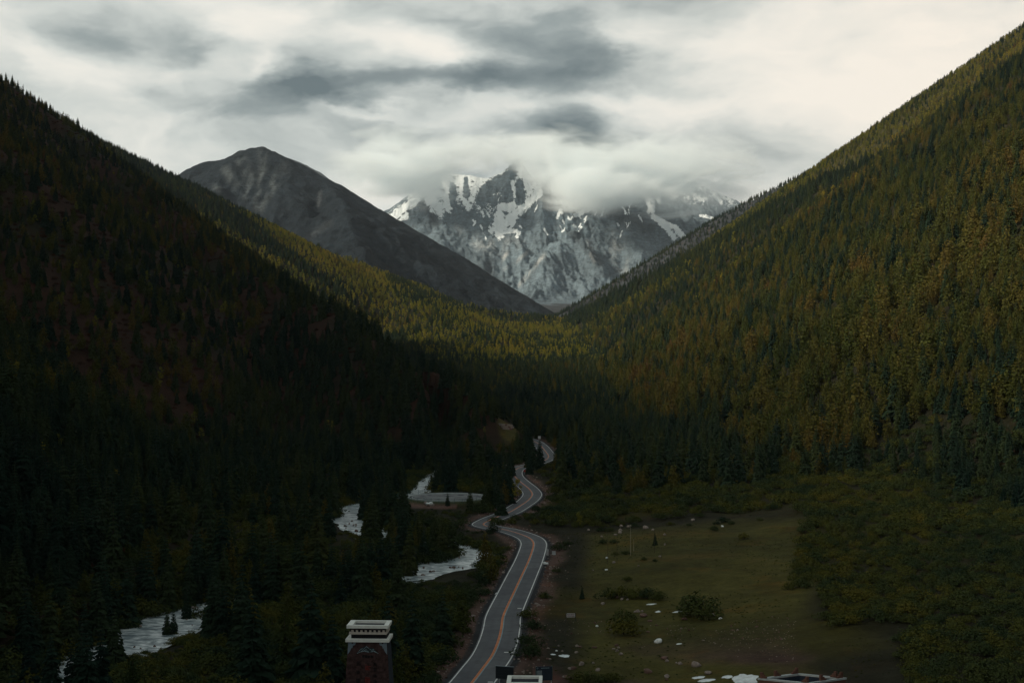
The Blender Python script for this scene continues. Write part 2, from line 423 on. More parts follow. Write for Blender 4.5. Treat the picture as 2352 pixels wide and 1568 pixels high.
def mat_ground():
    m = bpy.data.materials.new('valley_ground'); nt = nodes_of(m); g = NT(nt)
    p = g.n('ShaderNodeBsdfPrincipled'); p.inputs['Roughness'].default_value = .95; p.inputs['Specular IOR Level'].default_value = .05
    at = g.n('ShaderNodeAttribute', attribute_name='ground').outputs['Color']
    pos = g.n('ShaderNodeNewGeometry').outputs['Position']
    a = g.noise(pos, .25, 6, .7); b_ = g.noise(pos, .035, 5, .65); c = g.noise(pos, 1.3, 4, .7)
    f = g.math('MULTIPLY', g.math('MULTIPLY_ADD', a, 1.5, .25), g.math('MULTIPLY_ADD', b_, 1.1, .45))
    f = g.math('MULTIPLY', f, g.math('MULTIPLY_ADD', c, 1.1, .45))
    col = g.mix(1.0, at, g.comb(f, f, f), 'MULTIPLY')
    # rusty and ochre autumn patches
    hue = g.noise(g.vmath('ADD', pos, (300, 90, 0)), .05, 5, .7)
    col = g.mix(g.maprange(hue, .54, .70, 0, .6), col, g.mix(1.0, col, (1.7, 1.02, .6), 'MULTIPLY'))
    g.set(p.inputs['Base Color'], col)
    g.set(p.inputs['Normal'], g.bump(g.math('ADD', a, c), .7, .5))
    o = g.n('ShaderNodeOutputMaterial'); nt.links.new(p.outputs[0], o.inputs[0]); return m


def mat_water():
    m = bpy.data.materials.new('glacial_water'); nt = nodes_of(m); g = NT(nt)
    p = g.n('ShaderNodeBsdfPrincipled')
    uv = g.n('ShaderNodeUVMap').outputs[0]; uu, vv, _ = g.sep(uv)
    pos = g.n('ShaderNodeNewGeometry').outputs['Position']
    v2 = g.comb(g.math('MULTIPLY', uu, 5), g.math('MULTIPLY', vv, .12), 0)
    n1 = g.noise(v2, 1.6, 5, .65, .6)
    n2 = g.noise(g.vmath('MULTIPLY', pos, (.35, .9, .3)), 1.0, 4, .6, .4)
    f = g.math('MULTIPLY', g.math('MULTIPLY_ADD', n1, 1.3, .35), n2)
    col = g.ramp(f, [(.30, (.04, .06, .07)), (.44, (.16, .21, .23)), (.56, (.50, .55, .56)), (.66, (.74, .78, .78))])
    g.set(p.inputs['Base Color'], col); g.set(p.inputs['Roughness'], .35)
    p.inputs['IOR'].default_value = 1.33
    g.set(p.inputs['Normal'], g.bump(g.math('ADD', n1, n2), .7, .35))
    o = g.n('ShaderNodeOutputMaterial'); nt.links.new(p.outputs[0], o.inputs[0]); return m


def mat_pond():
    m = bpy.data.materials.new('pond_floor'); nt = nodes_of(m); g = NT(nt)
    p = g.n('ShaderNodeBsdfPrincipled'); pos = g.n('ShaderNodeNewGeometry').outputs['Position']
    n = g.noise(pos, .18, 5, .65, .5)
    g.set(p.inputs['Base Color'], g.ramp(n, [(.42, (.028, .032, .04)), (.50, (.14, .15, .155)), (.7, (.17, .18, .18))]))
    p.inputs['Roughness'].default_value = .8
    o = g.n('ShaderNodeOutputMaterial'); nt.links.new(p.outputs[0], o.inputs[0]); return m


def mat_mountain(name, fine=1.0):
    m = bpy.data.materials.new(name); nt = nodes_of(m); g = NT(nt)
    p = g.n('ShaderNodeBsdfPrincipled'); p.inputs['Roughness'].default_value = .9; p.inputs['Specular IOR Level'].default_value = .1
    at = g.n('ShaderNodeAttribute', attribute_name='ground'); pos = g.n('ShaderNodeNewGeometry').outputs['Position']
    st = g.vmath('MULTIPLY', pos, (.012, .012, .03))
    a = g.noise(st, fine, 8, .72, .3); b_ = g.noise(g.vmath('MULTIPLY', pos, (.05, .05, .02)), fine, 6, .75)
    f = g.math('MULTIPLY', g.math('MULTIPLY_ADD', a, 1.4, .3), g.math('MULTIPLY_ADD', b_, 1.5, .25))
    c_ = g.noise(g.vmath('MULTIPLY', pos, (.022, .022, .11)), fine, 6, .75, .8)
    f = g.math('MULTIPLY', f, g.math('MULTIPLY_ADD', g.maprange(c_, .35, .65), .7, .65))
    col = g.mix(1.0, at.outputs['Color'], g.comb(f, f, f), 'MULTIPLY')
    # snow cover: broken by the same relief
    sn = g.math('ADD', at.outputs['Alpha'], g.math('MULTIPLY', g.math('SUBTRACT', b_, .5), 2.0))
    sn = g.math('ADD', sn, g.math('MULTIPLY', g.math('SUBTRACT', a, .5), 1.6))
    sn = g.math('MULTIPLY', g.maprange(sn, .50, .58), g.math('GREATER_THAN', at.outputs['Alpha'], .12))
    col = g.mix(sn, col, (.80, .84, .86))
    g.set(p.inputs['Base Color'], col)
    hh = g.math('ADD', a, g.math('MULTIPLY', b_, .5))
    g.set(p.inputs['Normal'], g.bump(hh, .9, 26))
    o = g.n('ShaderNodeOutputMaterial'); nt.links.new(p.outputs[0], o.inputs[0]); return m


M['asphalt'] = mat_asphalt(); M['ground'] = mat_ground(); M['water'] = mat_water(); M['pond'] = mat_pond()
M['snowmt'] = mat_mountain('snow_mountain_rock'); M['darkmt'] = mat_mountain('dark_mountain_rock')


# ------------------------------------------------------------------ mesh helpers
def mesh_np(name, v, faces, mat=None, smooth=False, uv=None, col=None):
    """v (n,3); faces: (m,3) or (m,4) array"""
    me = bpy.data.meshes.new(name)
    v = np.asarray(v, np.float32); f = np.asarray(faces, np.int32); k = f.shape[1]
    me.vertices.add(len(v)); me.vertices.foreach_set('co', v.ravel())
    me.loops.add(f.size); me.loops.foreach_set('vertex_index', f.ravel())
    me.polygons.add(len(f)); me.polygons.foreach_set('loop_start', np.arange(len(f), dtype=np.int32) * k)
    me.update(calc_edges=True)
    if smooth: me.polygons.foreach_set('use_smooth', np.ones(len(f), bool))
    if uv is not None:
        l = me.uv_layers.new(name='UVMap'); l.data.foreach_set('uv', np.asarray(uv, np.float32)[f.ravel()].ravel())
    if col is not None:
        a = me.color_attributes.new('ground', 'FLOAT_COLOR', 'POINT'); a.data.foreach_set('color', np.asarray(col, np.float32).ravel())
    if mat: me.materials.append(mat)
    me.validate() if False else None
    return me


def link(name, me, parent=None, loc=None, rot=None, **props):
    o = bpy.data.objects.new(name, me); C.objects.link(o)
    if parent: o.parent = parent
    if loc is not None: o.location = loc
    if rot is not None: o.rotation_euler = rot
    for a, b_ in props.items(): o[a] = b_
    return o


def thing(name, label, cat, loc=(0, 0, 0), rot=(0, 0, 0), group=None):
    o = link(name, None, loc=loc, rot=rot); o['label'] = label; o['category'] = cat; o.empty_display_size = .5
    if group: o['group'] = group
    return o


def grid_faces(nr, nc):
    i = np.arange(nr - 1)[:, None] * nc + np.arange(nc - 1)[None, :]
    return np.stack([i, i + 1, i + nc + 1, i + nc], -1).reshape(-1, 4)


class MB:
    def __init__(s): s.v = []; s.f = []
    def add(s, v, f):
        n = len(s.v); s.v += [tuple(map(float, q)) for q in v]; s.f += [tuple(i + n for i in q) for q in f]; return s
    def box(s, x0, x1, y0, y1, z0, z1, tx=0.0, ty=0.0):
        v = [(x0, y0, z0), (x1, y0, z0), (x1, y1, z0), (x0, y1, z0), (x0 + tx, y0 + ty, z1), (x1 - tx, y0 + ty, z1), (x1 - tx, y1 - ty, z1), (x0 + tx, y1 - ty, z1)]
        return s.add(v, [(0, 3, 2, 1), (4, 5, 6, 7), (0, 1, 5, 4), (1, 2, 6, 5), (2, 3, 7, 6), (3, 0, 4, 7)])
    def prism(s, pts, y0, y1):       # outline in x-z, extruded in y
        n = len(pts); v = [(x, y0, z) for x, z in pts] + [(x, y1, z) for x, z in pts]
        return s.add(v, [tuple(range(n)), tuple(range(2 * n - 1, n - 1, -1))] + [(i, i + n, (i + 1) % n + n, (i + 1) % n) for i in range(n)])
    def tube(s, p0, p1, r0, r1=None, n=8):
        r1 = r0 if r1 is None else r1
        a = mathutils.Vector(p0); b_ = mathutils.Vector(p1); d = (b_ - a).normalized()
        u = d.orthogonal().normalized(); w = d.cross(u); v = []
        for c, r in ((a, r0), (b_, r1)):
            for i in range(n):
                t = 2 * math.pi * i / n; v.append(c + (u * math.cos(t) + w * math.sin(t)) * r)
        return s.add(v, [(i, (i + 1) % n, (i + 1) % n + n, i + n) for i in range(n)] + [tuple(range(n - 1, -1, -1)), tuple(range(n, 2 * n))])
    def frame(s, X0, X1, Y0, Y1, x0, x1, y0, y1, z0, z1):     # a flat rectangular ring with a rectangular hole
        v = []
        for z in (z0, z1):
            v += [(X0, Y0, z), (X1, Y0, z), (X1, Y1, z), (X0, Y1, z), (x0, y0, z), (x1, y0, z), (x1, y1, z), (x0, y1, z)]
        f = []
        for i in range(4):
            j = (i + 1) % 4
            f += [(8 + i, 8 + j, 12 + j, 12 + i), (i, i + 4, j + 4, j), (i, j, j + 8, i + 8), (4 + j, 4 + i, 12 + i, 12 + j)]
        return s.add(v, f)
    def build(s, name, mat, parent=None, bevel=0.0, **kw):
        me = bpy.data.meshes.new(name); me.from_pydata(s.v, [], s.f); me.materials.append(mat)
        me.update()
        o = link(name, me, parent, **kw)
        if bevel:
            b_ = o.modifiers.new('bevel', 'BEVEL'); b_.width = bevel; b_.segments = 2; b_.limit_method = 'ANGLE'
        return o


# ------------------------------------------------------------------ the ground
def build_terrain():
    y0 = -500.0
    an = np.concatenate([np.linspace(-62, -24, 60, endpoint=False), np.linspace(-24, 24, 620), np.linspace(24, 62, 61)[1:]])
    # rows by depth y; each row spans a fan seen from (0, y0)
    rows = [-800.0]
    y = -800.0
    while y < 7000:
        st = 60 if y < -50 else 12 if y < 150 else 2.1 if y < 640 else 2.1 + (y - 640) * .0115
        y += st; rows.append(y)
    rows = np.array(rows)
    tn = np.tan(np.radians(an))
    dd = np.where(rows > 120, rows * .92 + 40, 150.0)
    X = dd[:, None] * tn[None, :] * np.ones((len(rows), 1)); Y = np.repeat(rows[:, None], len(an), 1)
    wide = np.clip(np.abs(an) - 24, 0, None) / 38
    X = X + np.sign(an)[None, :] * wide[None, :] * 1800 * (1 - sm(2500, 4000, rows))[:, None]
    Z = height(X, Y)
    l1, r1, r2, r3, l2 = big_ridges(X, Y)
    n1 = fbm(X / 60, Y / 60, 61, 4); n2 = fbm(X / 18, Y / 18, 71, 4); n3 = fbm(X / 150, Y / 150, 81, 3)
    col = np.zeros(X.shape + (4,)); col[..., 3] = 1
    forest = np.array([.020, .020, .012]); red = np.array([.034, .019, .013]); meadow = np.array([.062, .058, .016])
    dirt = np.array([.072, .042, .040]); gravel = np.array([.10, .062, .052]); grey = np.array([.045, .05, .055]); gold = np.array([.05, .045, .016])
    def mixc(c, w): col[..., :3] = col[..., :3] * (1 - w[..., None]) + c * w[..., None]
    mixc(forest, np.ones(X.shape))
    on_l1 = sm(-20, 30, l1 - floor_z(Y)) * (Y < 2300)
    mixc(red, on_l1 * sm(-.15, .25, n1 + .15))
    mixc(grey, sm(0, 20, r3 - np.maximum(r2, r1)) * (Y > 3600))
    mixc(gold, sm(0, 20, r2 - np.maximum(r1, r3)) * (Y > 1500) * .8)
    mixc(meadow * .6, sm(.1, .5, n1) * (l1 < floor_z(Y) - 5) * (r1 < floor_z(Y)) * (Y < 1200))
    # the meadow right of the road
    me_ = sm(.225, .195, X / np.maximum(Y, 1) + .02 * n1) * (sm(14, 22, X - np.interp(Y, road_pts[:110, 1], road_pts[:110, 0])) * sm(500, 470, Y + 30 * n1) * sm(-6, -26, r1 - floor_z(Y) - .1 * np.clip(X - 22, 0, 200) + 10 * n2) * (Y > 150))
    mixc(meadow, me_); mixc(meadow * np.array([.55, .62, .8]), me_ * sm(0, .5, n1 + .5 * n2) * .6); mixc(np.array([.075, .040, .014]), me_ * sm(.25, .6, n3 - .4 * n2) * .6)
    mixc(dirt, sm(.225, .195, X / np.maximum(Y, 1) + .02 * n1) * sm(330, 285, Y + 30 * n1) * (X > -5) * (Y > 140) * sm(-.15, .35, n1 + .4 * n2) * .8)
    mixc(dirt * 1.1, sm(.25, .21, X / np.maximum(Y, 1) + .02 * n1) * sm(300, 262, Y + 22 * n1) * (X > 4) * (Y > 140) * sm(-.3, .2, n3 + n2))
    near = (Y > 150) & (Y < 1700) & (np.abs(X) < 320)
    d = np.full(X.shape, 1e3); d[near] = dist_poly(X[near], Y[near], road_pts)[0]
    mixc(gravel, sm(11.5, 7.0, d + 3 * n2) * .9)
    mixc(np.array([.03, .033, .036]), sm(6.6, 5.6, d))
    dr = np.full(X.shape, 1e3); dr[near] = dist_poly(X[near], Y[near], river_pts)[0]
    mixc(np.array([.10, .095, .09]), sm(RIVER_W + 5, RIVER_W + 1, dr + 3 * n2))
    dp = np.hypot(X - POND[0], Y - POND[1]); mixc(np.array([.05, .055, .018]), sm(26, 22, dp)); mixc(gravel * 1.4, sm(30, 26, dp) * sm(20, 26, dp) * (X < POND[0] + 5) * (Y < POND[1] + 6))
    q = hit(*c2(1040, 330)); dq = np.hypot((X - q[0]) / 8, (Y - q[1]) / 34); mixc(np.array([.07, .062, .02]), sm(1, .6, dq))
    me = mesh_np('terrain', np.stack([X, Y, Z], -1).reshape(-1, 3), grid_faces(*X.shape), M['ground'], True, col=col.reshape(-1, 4))
    link('terrain', me, kind='structure')
    return rows


build_terrain()


# ------------------------------------------------------------------ the far mountains
def build_far(name, mat, crest, s, y0, y1, x0, x1, nx, ny, extra=None, amp=60, scale=500, base=40, tint=(.16, .165, .17), snow=None, seed=100, gull=1.0, r=12, curve=0.0):
    t = np.linspace(0, 1, ny); ys = y0 + (y1 - y0) * t; xs = np.linspace(x0, x1, nx)
    X, Y = np.meshgrid(xs, ys)
    wx = X + 60 * fbm(X / 600, Y / 600, seed + 9, 3); wy = Y + 60 * fbm(X / 600, Y / 600, seed + 19, 3)
    Z = ridge(X, Y, crest, s, r, curve)
    zc = ridge(X, Y, crest, 0.0)
    for (pl, ss) in (extra or []): Z = smax(Z, ridge(X, Y, pl, ss, 8), 12)
    depth = np.clip(1 - np.exp(-(np.max(Z, axis=0, keepdims=True) - Z) / 90), 0, 1)
    Z = Z + amp * (ridged(wx / scale, wy / (scale * 1.9), seed, 6, .55) - .45) * (.12 + .88 * depth) * gull
    Z = Z + amp * .24 * (ridged(wx / 85, wy / 200, seed + 63, 4, .55) - .45) * (.2 + .8 * depth)
    Z = Z + amp * .10 * fbm(wx / 19, wy / 44, seed + 73, 3, .6) * (.3 + .7 * depth)
    Z = Z + amp * .18 * fbm(X / 45, Y / 45, seed + 33, 4, .6) * (.3 + .7 * depth)
    fl = floor_z(Y) - base + 20 * fbm(X / 300, Y / 300, seed + 5, 4)
    Z = smax(Z, fl, 40)
    gy, gx = np.gradient(Z, ys, xs)
    slope = np.hypot(gx, gy)
    u = U0 + F * X / Y; v = VH - F * Z / Y
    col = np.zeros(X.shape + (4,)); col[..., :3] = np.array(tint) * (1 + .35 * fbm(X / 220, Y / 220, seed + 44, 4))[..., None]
    col[..., 3] = snow(X, Y, Z, u, v, slope) if snow else 0
    if snow is None or name == 'snow_mountain': pass
    return X, Y, Z, u, v, slope, col


def finish_far(name, mat, X, Y, Z, col):
    me = mesh_np(name, np.stack([X, Y, Z], -1).reshape(-1, 3), grid_faces(*X.shape), mat, True, col=col.reshape(-1, 4))
    link(name, me, kind='structure')


def cap(u, v, pts, w):
    """closeness (0..1) to a polyline of far pixels, w pixels wide"""
    d, _, _ = dist_poly(u, v, [(a, b_, 0) for a, b_ in pts]); return np.clip(1.25 - d / w * .75, 0, 1)


M1 = [P(60, 196, 5500), P(172, 180, 5500), P(187, 171, 5500), P(207, 160, 5500), P(226, 157.5, 5500), P(242, 150, 5480), P(252, 147, 5470), P(261, 146.5, 5460), P(272, 151, 5450), P(296, 162, 5430),
      P(322, 176, 5400), P(348, 196, 5380), P(374, 215, 5350), P(405, 233, 5350), P(435, 257, 5350), P(461, 281, 5350), P(488, 298, 5350), P(514, 311, 5350)]
spur1 = [P(322, 176, 5400), P(345, 205, 5000), P(352, 240, 4600), P(360, 262, 4300)]
spur2 = [P(226, 158, 5500), P(215, 190, 5000), P(235, 228, 4500)]
X, Y, Z, u, v, sl, col = build_far('dark_mountain', M['darkmt'], M1, .60, 3700, 6100, -2300, 250, 340, 240, extra=[(spur1, .62), (spur2, .6)], amp=74, scale=240, tint=(.015, .022, .029), seed=200, r=20)
scree = np.maximum.reduce([cap(u, v, [(240, 158), (248, 175), (252, 196)], 5), cap(u, v, [(262, 152), (262, 175), (258, 196)], 4), cap(u, v, [(285, 165), (275, 182), (262, 200)], 5),
                           cap(u, v, [(225, 170), (240, 190), (250, 200)], 4), cap(u, v, [(215, 186), (232, 204), (240, 212)], 3), cap(u, v, [(252, 196), (258, 208)], 5)])
scree = scree * np.clip(.55 + 1.2 * fbm(X / 16, Y / 90, 515, 3), 0, 1)
col[..., :3] = col[..., :3] * (1 - scree[..., None]) + np.array([.075, .088, .094]) * scree[..., None]
crack = cap(u, v, [(320, 192), (318, 205)], 1.6) + cap(u, v, [(330, 222), (310, 236)], 3) * .4
col[..., :3] += np.array([.06, .062, .062]) * np.clip(crack, 0, 1)[..., None]
finish_far('dark_mountain', M['darkmt'], X, Y, Z, col)

M2 = [P(290, 158, 6600), P(305, 164, 6600), P(318, 171, 6600), P(331, 180, 6600), P(346, 188, 6600), P(361, 202, 6600), P(378, 213, 6600), P(394, 227, 6600), P(420, 250, 6600)]
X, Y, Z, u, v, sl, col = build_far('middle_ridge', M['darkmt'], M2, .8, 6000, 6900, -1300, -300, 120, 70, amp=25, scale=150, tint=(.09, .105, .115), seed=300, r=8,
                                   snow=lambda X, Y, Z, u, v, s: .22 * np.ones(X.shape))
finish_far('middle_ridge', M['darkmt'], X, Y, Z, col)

D3 = 9000
M3 = [P(330, 240, D3), P(365, 222, D3), P(388, 208, D3), P(418, 190, D3), P(432, 176, D3), P(446, 172, D3), P(457, 173, D3), P(470, 174, D3), P(483, 177, D3), P(493, 177, D3), P(501, 178, D3), P(509, 176, D3), P(520, 174, D3), P(530, 176, D3), P(540, 180, D3), P(552, 174, D3), P(566, 180, D3), P(585, 176, D3), P(620, 172, 9200), P(648, 176, 9200), P(675, 176, 9300), P(697, 183, 9300),
      P(716, 191, 9300), P(736, 199, 9300), P(752, 210, 9300), P(790, 235, 9300), P(860, 260, 9300)]
sp = [([P(494, 175, 8990), P(503, 171, 8980), P(511, 165, 8960), P(516, 161, 8950), P(519, 157, 8950), P(522, 163, 8960), P(528, 173, 8980)], 2.0),
      ([P(516, 158, 8950), P(508, 178, 8850), P(500, 200, 8700)], 1.3),
      ([P(440, 174, 9000), P(436, 195, 8800), P(428, 210, 8600)], 1.0), ([P(421, 196, 8900), P(434, 214, 8600), P(440, 236, 8300), P(449, 262, 8000), P(470, 285, 7700)], .85),       # left buttress
      ([P(603, 197, 8700), P(585, 215, 8500), P(573, 233, 8300), P(558, 250, 8050), P(540, 270, 7800), P(525, 292, 7500)], .80),   # centre spur
      ([P(603, 197, 8700), P(625, 207, 8650), P(646, 221, 8600), P(662, 233, 8500), P(676, 246, 8400), P(700, 270, 8200)], .80),
      ([P(573, 233, 8300), P(590, 255, 8050), P(605, 275, 7850), P(615, 298, 7600)], .80),
      ([P(625, 207, 8650), P(635, 240, 8300), P(645, 275, 8000)], .85),
      ([P(540, 180, 9000), P(532, 200, 8850), P(520, 220, 8700), P(510, 238, 8500), P(500, 262, 8200)], .9),
      ([P(470, 175, 9000), P(470, 205, 8750), P(480, 225, 8500)], .9),
      ([P(566, 180, 9000), P(560, 205, 8750), P(548, 222, 8600)], .95),
      ([P(648, 180, 9200), P(660, 205, 9000), P(670, 225, 8800)], .9),
      ([P(697, 185, 9300), P(705, 210, 9050), P(712, 240, 8800)], .9)]
SN = [([(433, 176), (430, 190), (432, 202), (440, 209)], 7), ([(444, 177), (446, 195), (448, 208)], 5), ([(459, 178), (462, 196), (468, 207)], 4),
      ([(490, 172), (478, 185), (474, 198), (480, 205)], 7), ([(474, 200), (490, 207), (512, 204)], 6), ([(540, 192), (528, 202), (515, 213), (504, 224), (494, 228)], 5.5),
      ([(498, 207), (500, 216), (496, 226), (500, 235)], 5), ([(391, 217), (403, 208), (416, 199), (424, 192)], 5), ([(396, 222), (406, 214)], 3), ([(512, 183), (515, 195)], 3), ([(500, 175), (503, 190), (508, 196)], 2.4),
      ([(524, 180), (530, 188), (528, 196)], 3), ([(553, 176), (565, 182), (575, 190), (585, 197)], 6), ([(560, 202), (575, 205), (586, 200), (595, 205)], 4), ([(575, 215), (590, 208), (600, 203)], 2.8),
      ([(545, 212), (550, 206)], 1.6), ([(558, 218), (561, 210)], 1.5), ([(645, 195), (652, 205), (650, 212)], 4), ([(660, 200), (655, 190)], 3.5),
      ([(652, 215), (666, 226), (674, 238)], 3.0), ([(662, 222), (676, 228), (682, 236)], 3.2), ([(690, 190), (700, 200)], 3), ([(712, 193), (722, 203)], 1.8), ([(700, 215), (712, 218)], 1.6),
      ([(505, 232), (515, 230)], 2), ([(515, 221), (510, 228)], 2)]
RK = [([(497, 182), (485, 192), (480, 202), (492, 204)], 6), ([(516, 158), (512, 172), (505, 180), (507, 198)], 5), ([(519, 182), (520, 200)], 4), ([(452, 185), (453, 203), (456, 208)], 2.6),
      ([(466, 178), (465, 195)], 2), ([(550, 185), (552, 200), (545, 210)], 7), ([(645, 185), (640, 197)], 5), ([(665, 195), (668, 210)], 4)]


def snow3(X, Y, Z, u, v, s):
    a = np.zeros(X.shape)
    uu = u + 1.6 * fbm(X / 70, Y / 70, 77, 4); vv = v + 1.6 * fbm(X / 70, Y / 70, 78, 4)
    for pts, w in SN: a = np.maximum(a, cap(uu, vv, pts, w) * .95)
    a = np.maximum(a, sm(216, 182, v + 12 * fbm(X / 120, Y / 120, 79, 4)) * .80)
    rs = random.Random(4)
    for _ in range(46):
        u0, v0 = rs.uniform(470, 640), rs.uniform(203, 232); L_ = rs.uniform(2, 7)
        a = np.maximum(a, .85 * cap(uu, vv, [(u0, v0), (u0 - L_ * .5 * rs.choice([-1, 1]), v0 + L_)], rs.uniform(.7, 1.3)))
    for pts, w in RK: a = a - .75 * cap(uu, vv, pts, w)
    return np.clip(a, 0, 1)


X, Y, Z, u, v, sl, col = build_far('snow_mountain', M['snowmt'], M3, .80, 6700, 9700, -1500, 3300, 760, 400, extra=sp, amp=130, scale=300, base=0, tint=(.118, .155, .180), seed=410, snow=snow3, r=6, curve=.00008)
nzl = fbm(X / 40, Y / 90, 517, 4)
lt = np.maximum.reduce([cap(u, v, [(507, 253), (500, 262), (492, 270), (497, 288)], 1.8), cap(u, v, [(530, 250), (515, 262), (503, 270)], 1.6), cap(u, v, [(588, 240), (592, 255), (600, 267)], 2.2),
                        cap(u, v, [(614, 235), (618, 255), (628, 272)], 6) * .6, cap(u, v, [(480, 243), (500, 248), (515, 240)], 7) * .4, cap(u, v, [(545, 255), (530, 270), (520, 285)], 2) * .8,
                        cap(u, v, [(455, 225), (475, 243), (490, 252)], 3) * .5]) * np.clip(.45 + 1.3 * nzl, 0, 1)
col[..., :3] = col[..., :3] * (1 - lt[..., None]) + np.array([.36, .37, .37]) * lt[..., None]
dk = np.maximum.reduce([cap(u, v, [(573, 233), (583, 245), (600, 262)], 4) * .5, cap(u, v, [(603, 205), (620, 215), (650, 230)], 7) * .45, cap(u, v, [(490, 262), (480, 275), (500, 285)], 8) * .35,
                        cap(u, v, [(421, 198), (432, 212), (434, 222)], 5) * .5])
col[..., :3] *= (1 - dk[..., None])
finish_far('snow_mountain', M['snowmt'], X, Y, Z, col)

# ------------------------------------------------------------------ road, river, pond
def taper(y): return 1 - .45 * sm(590, 670, y)


def ribbon(name, pts, offs, zoff, mat, hang=0.0, **props):
    """a strip along pts; offs = left-to-right offsets from the centre line"""
    p = np.array(pts); t = np.gradient(p[:, :2], axis=0); t /= np.linalg.norm(t, axis=1)[:, None]
    nrm = np.stack([t[:, 1], -t[:, 0]], 1)
    s = np.concatenate([[0], np.cumsum(np.hypot(*np.diff(p[:, :2], axis=0).T))])
    of = list(offs)
    rows, uv = [], []
    cols = ([(of[0] - hang * .6, -hang)] if hang else []) + [(o, 0) for o in of] + ([(of[-1] + hang * .6, -hang)] if hang else [])
    for o, dz in cols:
        o = o * (taper(p[:, 1]) if name == 'river' else 1.0) if name == 'river' else o
        rows.append(np.column_stack([p[:, :2] + nrm * (o[:, None] if name == 'river' else o), p[:, 2] + zoff + dz])); uv.append(np.column_stack([np.full(len(p), (np.mean(o) - of[0]) / (of[-1] - of[0] + 1e-6)), s]))
    v = np.stack(rows, 1).reshape(-1, 3); uv = np.stack(uv, 1).reshape(-1, 2)
    n = len(cols); f = grid_faces(len(p), n)[:, ::-1] if False else grid_faces(len(p), n)
    return link(name, mesh_np(name, v, f, mat, False, uv=uv), **props)


def resample(pts, step):
    p = np.array(pts); s = np.concatenate([[0], np.cumsum(np.hypot(*np.diff(p[:, :2], axis=0).T))])
    q = np.arange(0, s[-1], step); return np.column_stack([np.interp(q, s, p[:, i]) for i in range(3)])


rp = resample(road_pts, 2.0)
for _ in range(3): rp[1:-1] = (rp[:-2] + 2 * rp[1:-1] + rp[2:]) / 4
road = ribbon('road', rp, np.linspace(-ROAD_W, ROAD_W, 9), 0.0, M['asphalt'], hang=1.3, kind='structure')
for o_, m_, w_ in ((-ROAD_W + .38, 'paintwhite', .13), (ROAD_W - .38, 'paintwhite', .13), (-.20, 'paintorange', .10), (.08, 'paintorange', .10), (.34, 'paintpale', .09)):
    nm = 'edge_line' if abs(o_) > 2 else 'centre_line'
    ribbon(nm, rp, [o_ - w_, o_ + w_], .006, M[m_], kind='structure').parent = road
# three cross marks painted on the right lane
def road_at(u, v):
    x, y, z = on_floor(u, v); i = int(np.argmin(np.hypot(rp[:, 0] - x, rp[:, 1] - y))); return x, y, float(rp[i, 2])
for cx, cy, w in ((542, 1280, 1.0), (640, 867, .5), (372, 1560, .5)):
    x, y, z = road_at(*c3(cx, cy)); b_ = MB(); b_.add([(x - w, y - .35, z + .012), (x + w, y - .35, z + .012), (x + w, y + .35, z + .012), (x - w, y + .35, z + .012)], [(0, 1, 2, 3)])
    o = b_.build('road_mark', M['paintwhite'], road); o['kind'] = 'structure'

rv = resample(river_pts, 3.0)
for _ in range(2): rv[1:-1] = (rv[:-2] + 2 * rv[1:-1] + rv[2:]) / 4
ribbon('river', rv, np.linspace(-RIVER_W - 6, RIVER_W + 6, 7), -.55, M['water'], kind='structure')

# small melt-water puddles and snow left on the dirt, bottom right
def blob(name, u, v, w, d, mat, label, cat, group=None, seed=1, h=.12, **kw):
    x, y, z = hit(u, v); r = random.Random(seed); n = 22; vs = [(0, 0, h)]; amp = [r.uniform(.55, 1.1) for _ in range(n)]
    for ring, rr in ((1, .55), (2, 1.0)):
        for i in range(n):
            a = 2 * math.pi * i / n; q = rr * (amp[i] * .6 + amp[(i + 1) % n] * .4)
            px_, py_ = math.cos(a) * w * q, math.sin(a) * d * q
            vs.append((px_, py_, float(height(np.array([x + px_]), np.array([y + py_]))[0]) - z + (h if ring == 1 else -.05)))
    f = [(0, 1 + i, 1 + (i + 1) % n) for i in range(n)] + [(1 + i, 1 + n + i, 1 + n + (i + 1) % n, 1 + (i + 1) % n) for i in range(n)]
    me = bpy.data.meshes.new(name); me.from_pydata(vs, [], f); me.materials.append(mat); me.polygons.foreach_set('use_smooth', [True] * len(f))
    o = link(name, me, loc=(x, y, z)); o['label'] = label; o['category'] = cat
    if group: o['group'] = group
    return o


def q6(x, y): return ((2000 + x / 2.613) / 4, (2350 + y / 2.613) / 4)
def q5(x, y): return ((2600 + x / 2.613) / 4, (2500 + y / 2.613) / 4)
def q8(x, y): return ((2100 + x / 1.809) / 4, (1900 + y / 1.809) / 4)


for i, (p, w, d, lab) in enumerate([
        (q6(675, 702), 2.1, 2.4, 'white ragged snow patch with a tail, on the dirt above the dark blank board'),
        (q6(555, 689), 1.3, .7, 'thin white snow streak beside the ragged snow patch on the dirt'),
        (q5(500, 535), 2.2, 1.6, 'oval white snow patch, left of the big snow patch by the parapet'),
        (q5(585, 568), 2.7, 2.0, 'flat white snow patch below the oval one near the bottom edge'),
        (q5(800, 535), 2.2, 2.2, 'small broken snow patch joined to the left of the big snow patch'),
        (q5(990, 560), 4.6, 6.0, 'big white ragged snow patch touching the brick parapet building'),
        (q6(1865, 243), 2.9, 1.5, 'long thin white snow streak on the dark slope far from the road'),
        (q6(1650, 245), 1.2, 1.4, 'short snow streak left of the long thin one on the dark slope'),
        (q8(910, 933), 2.6, .8, 'faint pale snow line under the dark thicket on the meadow'),
        (q5(300, 190), 1.2, .7, 'tiny snow strip right of the white boulder')]):
    blob('snow_patch', *p, w * .75, d * .8, M['snowpatch'], lab, 'snow patch', 'snow patches left on the bare ground', seed=i + 3)

